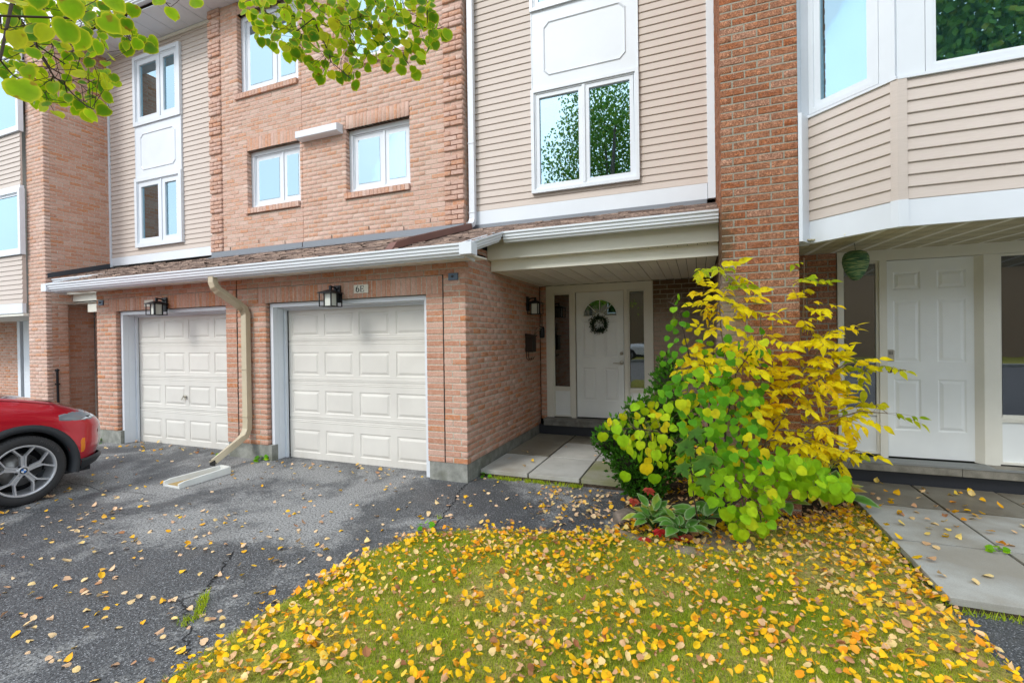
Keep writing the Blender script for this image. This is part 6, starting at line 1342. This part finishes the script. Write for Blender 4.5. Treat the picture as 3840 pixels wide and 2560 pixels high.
def car(loc, rz_, label, paint, detail=True):
    """nose towards local +y, origin on the ground under the front axle"""
    c = empty('parked_car', loc, label, 'car', None, rz_)
    # plan outline of the right half from the tail to the nose centre; 4th value: shoulder height
    PL = [(-3.72, 0, .98), (-3.70, .55, 1.0), (-3.62, .80, 1.04), (-3.40, .90, 1.08)]; PL = [(x, y, z) for y, x, z in PL]
    y = -3.32
    while y < .30: PL.append((.935-.012*max(0, -y-2.4), y, 1.115 if y < -.25 else 1.115-.115*((y+.25)/.55)**1.35)); y += .0445
    PL += [(.933, .33, .982), (.928, .40, .955), (.915, .48, .925), (.893, .56, .897), (.855, .64, .872), (.80, .705, .852), (.72, .76, .838), (.60, .80, .828), (.40, .835, .82), (.2, .85, .815), (0, .855, .812)]
    def zlow(x, y):
        z = .27 if y < .5 else .245
        for wy in (0, -2.864):
            if abs(y-wy) < .405 and x > .8: z = max(z, .345+math.sqrt(max(0, .405**2-(y-wy)**2)))
        return z
    fr = [0, .10, .22, .36, .50, .62, .72, .80, .87, .93, .97, 1.0]; ins = [.035, .012, .0, -.004, 0, .006, -.004, .004, .022, .05, .08, .125]
    n = len(PL); cols = []
    for i, (x, y, zt) in enumerate(PL):
        a, b2 = PL[max(i-1, 0)], PL[min(i+1, n-1)]; t = Vector((b2[0]-a[0], b2[1]-a[1], 0)).normalized(); nrm = Vector((t.y, -t.x, 0)); nrm = nrm if nrm.dot(Vector((x, y+1.4, 0))) > 0 else -nrm
        z0 = zlow(x, y); col = []
        for f_, s_ in zip(fr, ins):
            z = .27+(zt-.27)*f_; z = max(z, z0); k = s_ if z > z0+1e-6 or f_ == 0 else s_
            ff = (z-.27)/(zt-.27)
            sI = np.interp(ff, fr, ins); fg = 1.0
            if y > .5: sI += .05*max(0, (.55-z))/.3*min(1, (y-.5)/.2)
            p = Vector((x, y, z))-nrm*float(sI); p.x = max(p.x, 0) if x > 0 else 0; col.append(p)
        cols.append(col)
    m = len(fr); b = MB()
    for sgn in (1, -1):
        vs = [Vector((p.x*sgn, p.y, p.z)) for col in cols for p in col]
        b.add(vs, [(i*m+j_, i*m+j_+1, (i+1)*m+j_+1, (i+1)*m+j_) for i in range(n-1) for j_ in range(m-1)], True)
    # bonnet: from the shoulder line to the centre, gently crowned, back to the windscreen foot
    i0 = min(range(n), key=lambda i: abs(PL[i][1]+.95) + (0 if PL[i][0] > .8 and i > 4 else 9)); top = [cols[i][-1] for i in range(i0, n)]; K = 7; vs = []
    for sgn in (1, -1):
        vs = []
        for q in top:
            s_ = (q.y+.95)/1.78; ycen = -1.02+s_*1.85; zc = 1.185-.33*max(0, s_)**2.6
            for k in range(K): t = k/(K-1); vs.append(Vector((q.x*(1-t)*sgn, q.y*(1-t)+ycen*t if k else q.y, q.z*(1-t)**1.8+(1-(1-t)**1.8)*max(q.z, zc) if k else q.z)))
        nn = len(top); b.add(vs, [(i*K+k, i*K+k+1, (i+1)*K+k+1, (i+1)*K+k) for i in range(nn-1) for k in range(K-1)], True)
    body = b.build_local('body', paint, c)
    # belt to tail deck
    b = MB(); top2 = [cols[i][-1] for i in range(0, i0+1)]
    for sgn in (1, -1): vs = []; [vs.extend([Vector((q.x*sgn, q.y, q.z)), Vector((0, min(q.y, -1.0) if q.y > -3.6 else q.y, q.z+.02))]) for q in top2]; b.add(vs, [(2*i, 2*i+1, 2*i+3, 2*i+2) for i in range(len(top2)-1)])
    b.build_local('deck', paint, c)
    # cabin
    sec = [(-3.5, 1.08, .70), (-3.30, 1.46, .60), (-2.9, 1.63, .60), (-1.9, 1.675, .62), (-1.45, 1.60, .62), (-.88, 1.16, .78)]; vs = []
    for (y, z, w_) in sec: vs += [(-.80, y, 1.05), (-w_, y, z-.03), (-w_+.08, y, z), (w_-.08, y, z), (w_, y, z-.03), (.80, y, 1.05)]
    b = MB(); b.add(vs, [(6*i+k, 6*i+k+1, 6*i+7+k, 6*i+6+k) for i in range(5) for k in (1, 2, 3)], True); b.build_local('roof', paint, c)
    b = MB(); b.add(vs, [(6*i+k, 6*i+k+1, 6*i+7+k, 6*i+6+k) for i in range(5) for k in (0, 4)]); b.add(vs, [(24+1, 24+2, 24+3, 24+4, 34, 33, 32, 31)]); b.build_local('window_glass', CARGL, c)
    for sgn in (1, -1):
        for ya in (-2.35, -1.25): b = MB(); b.rpipe([(sgn*.815, ya, 1.08), (sgn*.66, ya-.05, 1.60)], .03, .06, ref=(0, 1, 0)); b.build_local('pillar', CLAD, c)
    # wheels, arch cladding, sills, wells
    for wy in (0, -2.864):
        for sgn in (1, -1):
            wheel(c, (sgn*.825, wy, .351), sgn)
            b = MB(); A1, A2 = [], []
            for k in range(25):
                a = R(-16+212*k/24); cs, sn = math.cos(a), math.sin(a)
                for lst, rr, xx in ((A1, .396, .939), (A2, .462, .951)): lst.append((sgn*xx, wy+rr*cs, max(.20, .347+rr*sn)))
            A0 = [(sgn*.86, p[1], p[2]) for p in A1]; A3 = [(sgn*.930, wy+(p[1]-wy)*1.02, p[2]+.004) for p in A2]; vs = A0+A1+A2+A3; b.add(vs, [(25*r_+k, 25*r_+k+1, 25*r_+26+k, 25*r_+25+k) for r_ in range(3) for k in range(24)], True); b.build_local('wheel_arch', CLAD, c)
            b = MB(); W = [(sgn*.90, wy+.40*math.cos(R(a)), .347+.40*math.sin(R(a))) for a in range(-15, 196, 15)]; W2 = [(sgn*.58, p[1], p[2]) for p in W]; nW = len(W); b.add(W+W2, [(k, k+1, nW+k+1, nW+k) for k in range(nW-1)]+[tuple(range(nW, 2*nW))]); b.build_local('wheel_well', BLACK, c)
    for sgn in (1, -1): b = MB(); b.prism([(sgn*.94, .40), (sgn*.952, .30), (sgn*.90, .22), (sgn*.80, .22), (sgn*.80, .40)], -2.40, -.43, 'y'); b.build_local('sill', CLAD, c)
    b = MB(); b.box(-.80, .80, -3.5, .62, .20, .30); b.build_local('floor_pan', BLACK, c)
    if not detail: return c
    # black lower bumper that sweeps up behind the wheel arch
    idx = [i for i in range(n) if PL[i][1] > .415]; vs = []
    for sgn in (1, -1):
        vs = []
        for i in idx:
            x, y, zt = PL[i]; a, b2 = PL[max(i-1, 0)], PL[min(i+1, n-1)]; t = Vector((b2[0]-a[0], b2[1]-a[1], 0)).normalized(); nrm = Vector((t.y, -t.x, 0)); nrm = nrm if nrm.dot(Vector((x, y+1.4, 0))) > 0 else -nrm
            s_ = min(1, (y-.415)/.25); zt_ = .345 if y < .6 else .36
            for (z, o_) in ((.215+.03*s_, -.08), (.225+.05*s_, .0-.03*s_), (.33, .006), (zt_, .010), (zt_+.012, -.012)): p = Vector((x, y, z))+nrm*o_; vs.append(Vector((max(0, p.x)*sgn, p.y, p.z)))
        b = MB(); b.add(vs, [(5*i+k, 5*i+k+1, 5*i+6+k, 5*i+5+k) for i in range(len(idx)-1) for k in range(4)], True); b.build_local('lower_bumper', CLAD, c)
    def patch(name, m_, s0, s1, zf, off, par=c, both=True, ns=14, thick=.004):
        """a piece lying on the shell between plan stations y=s0..s1 (arc index), heights from zf(t)"""
        ii = np.linspace(s0, s1, ns)
        for sgn in ((1, -1) if both else (1,)):
            vs = []
            for q, fi in enumerate(ii):
                i = int(fi); f_ = fi-i; i2 = min(i+1, n-1); col = [cols[i][j_].lerp(cols[i2][j_], f_) for j_ in range(m)]; zlo, zhi = zf(q/(ns-1)); zs_ = [p.z for p in col]
                x_, y_ = PL[i][0], PL[i][1]; a, b2 = PL[max(i-1, 0)], PL[min(i+1, n-1)]; t = Vector((b2[0]-a[0], b2[1]-a[1], 0)).normalized(); nrm = Vector((t.y, -t.x, 0)); nrm = nrm if nrm.dot(Vector((x_, y_+1.4, 0))) > 0 else -nrm
                for k in range(6):
                    z = zlo+(zhi-zlo)*k/5; px_ = float(np.interp(z, zs_, [p.x for p in col])); py_ = float(np.interp(z, zs_, [p.y for p in col])); o_ = off if 0 < k < 5 and 0 < q < ns-1 else 0
                    p = Vector((px_, py_, z))+nrm*o_; vs.append((p.x*sgn, p.y, p.z))
            b = MB(); b.add(vs, [(6*i+k, 6*i+k+1, 6*i+7+k, 6*i+6+k) for i in range(ns-1) for k in range(5)], True); r_ = b.build_local(name, m_, par)
        return r_
    iy = lambda yy: min((abs(PL[i][1]-yy), i) for i in range(5, n))[1]
    a0, a1 = iy(.27), iy(.785)
    patch('headlight', LAMPG, a0, a1, lambda t: (.815-.045*min(1, t*2.2)+.02*t, .872+.035*min(1, t*1.6)-.075*max(0, t-.5)*2), .006)
    patch('light_bar', mat('lamp_white', (.75, .80, .85), .2), a0+3, a0+7, lambda t: (.79+.01*t, .80+.055*t), .009, ns=6); patch('light_bar', bpy.data.materials['lamp_white'], a0+6, a1-1, lambda t: (.835, .847), .010, ns=8); patch('light_housing', ALLOYD, a0+4, a1-3, lambda t: (.80, .828), .0075, ns=6)
    patch('side_reflector', AMBER, iy(.475), iy(.515)+.6, lambda t: (.43-.0*t, .585), .005, ns=4)
    patch('bumper_accent', SILV, iy(.705), iy(.80), lambda t: (.42+.02*t, .72-.05*t), .010, ns=6); patch('air_slot', BLACK, iy(.76), iy(.80), lambda t: (.46, .62), .012, ns=4)
    patch('grille', BLACK, n-4, n-1.01, lambda t: (.46, .78), .006, ns=6)
    # bonnet shut line
    b = MB(); ln = []
    for i in range(iy(-.9), iy(.33)): p = cols[i][-2]; ln.append(p+Vector((.002, 0, .002)))
    b.tube(ln, .0022, 4); b.build_local('shut_line', ALLOYD, c)
    return c
cr_ = car((-7.315, 2.592, -.004), 0, 'metallic red car parked nose in before the far garage, only its front showing', RED)
fw_ = [o for o in cr_.children if o.name.startswith('wheel') and not o.name.startswith('wheel_') and o.location.x > 0 and abs(o.location.y) < .1][0]
roundel(fw_, (.0965, 0, 0), .034, 1)
# maker's name moulded round the upper sidewall
def arc_text(txt, r, a_start, par, m, size=.03, step=.105):
    for i, ch_ in enumerate(txt):
        if ch_ == ' ': continue
        a = a_start-i*step*size/.03*.72; c = bpy.data.curves.new('l', 'FONT'); c.body = ch_; c.size = size; c.align_x = 'CENTER'; c.align_y = 'CENTER'; c.extrude = .0006
        t = bpy.data.objects.new('tmp', c); COL.objects.link(t); me = bpy.data.meshes.new_from_object(t.evaluated_get(bpy.context.evaluated_depsgraph_get())); bpy.data.objects.remove(t); me.materials.clear(); me.materials.append(m)
        o = child_local('lettering', me, par, (.1275, r*math.cos(a), r*math.sin(a))); o.matrix_local = Matrix.Translation((.1272, r*math.cos(a), r*math.sin(a))) @ Matrix(((0, 0, 1, 0), (1, 0, 0, 0), (0, 1, 0, 0), (0, 0, 0, 1))) @ Matrix.Rotation(a-math.pi/2, 4, 'Z')
arc_text('MICHELIN', .302, R(64), fw_, mat('tyre_letter', (.06, .06, .062), .5), .034)

# ------------------------------------------------------------------ across the street (what the glass mirrors)
wc = car((-4.6, -20.5, 0), R(90), 'white car across the street, seen mirrored in the porch sidelight', WPAINT, False)
opp = empty('townhouse', (-6, -30, 0), 'brick townhouse across the street, seen only mirrored in the door glass', 'house', 'houses across the street')
b = MB(); b.box(-26, 40, -37, -30, -.1, 6.4); b.build('wall', mat('far_brick', (.24, .17, .11), .9), opp)
b = MB(); b.prism([(-37.4, 6.4), (-33.5, 9.2), (-29.6, 6.4)], -26.4, 40.4, 'x'); b.build('roof', SHING, opp)
for k_, (x_, y_) in enumerate(((-8.6, -25), (2.5, -26))):
    t_ = copy_tree(tr2); t_.location = (x_, y_, 0); t_.scale = (.8, .8, .72); t_.rotation_euler = (0, 0, k_*2+1); t_['label'] = ('leafy tree before the opposite brick house, behind the white car', 'leafy tree before the opposite brick house, right of the white car')[k_]
for i in range(7):
    for z in (.9, 3.9): b = MB(); b.ring(-24+i*4, -22.4+i*4, z, z+1.5, .09, -29.96, -30.0); f_ = b.build('window', VINYL, opp); q = MB(); q.box(-23.9+i*4, -22.5+i*4, -30.0, -29.98, z+.09, z+1.41); q.build('pane', GL, f_)
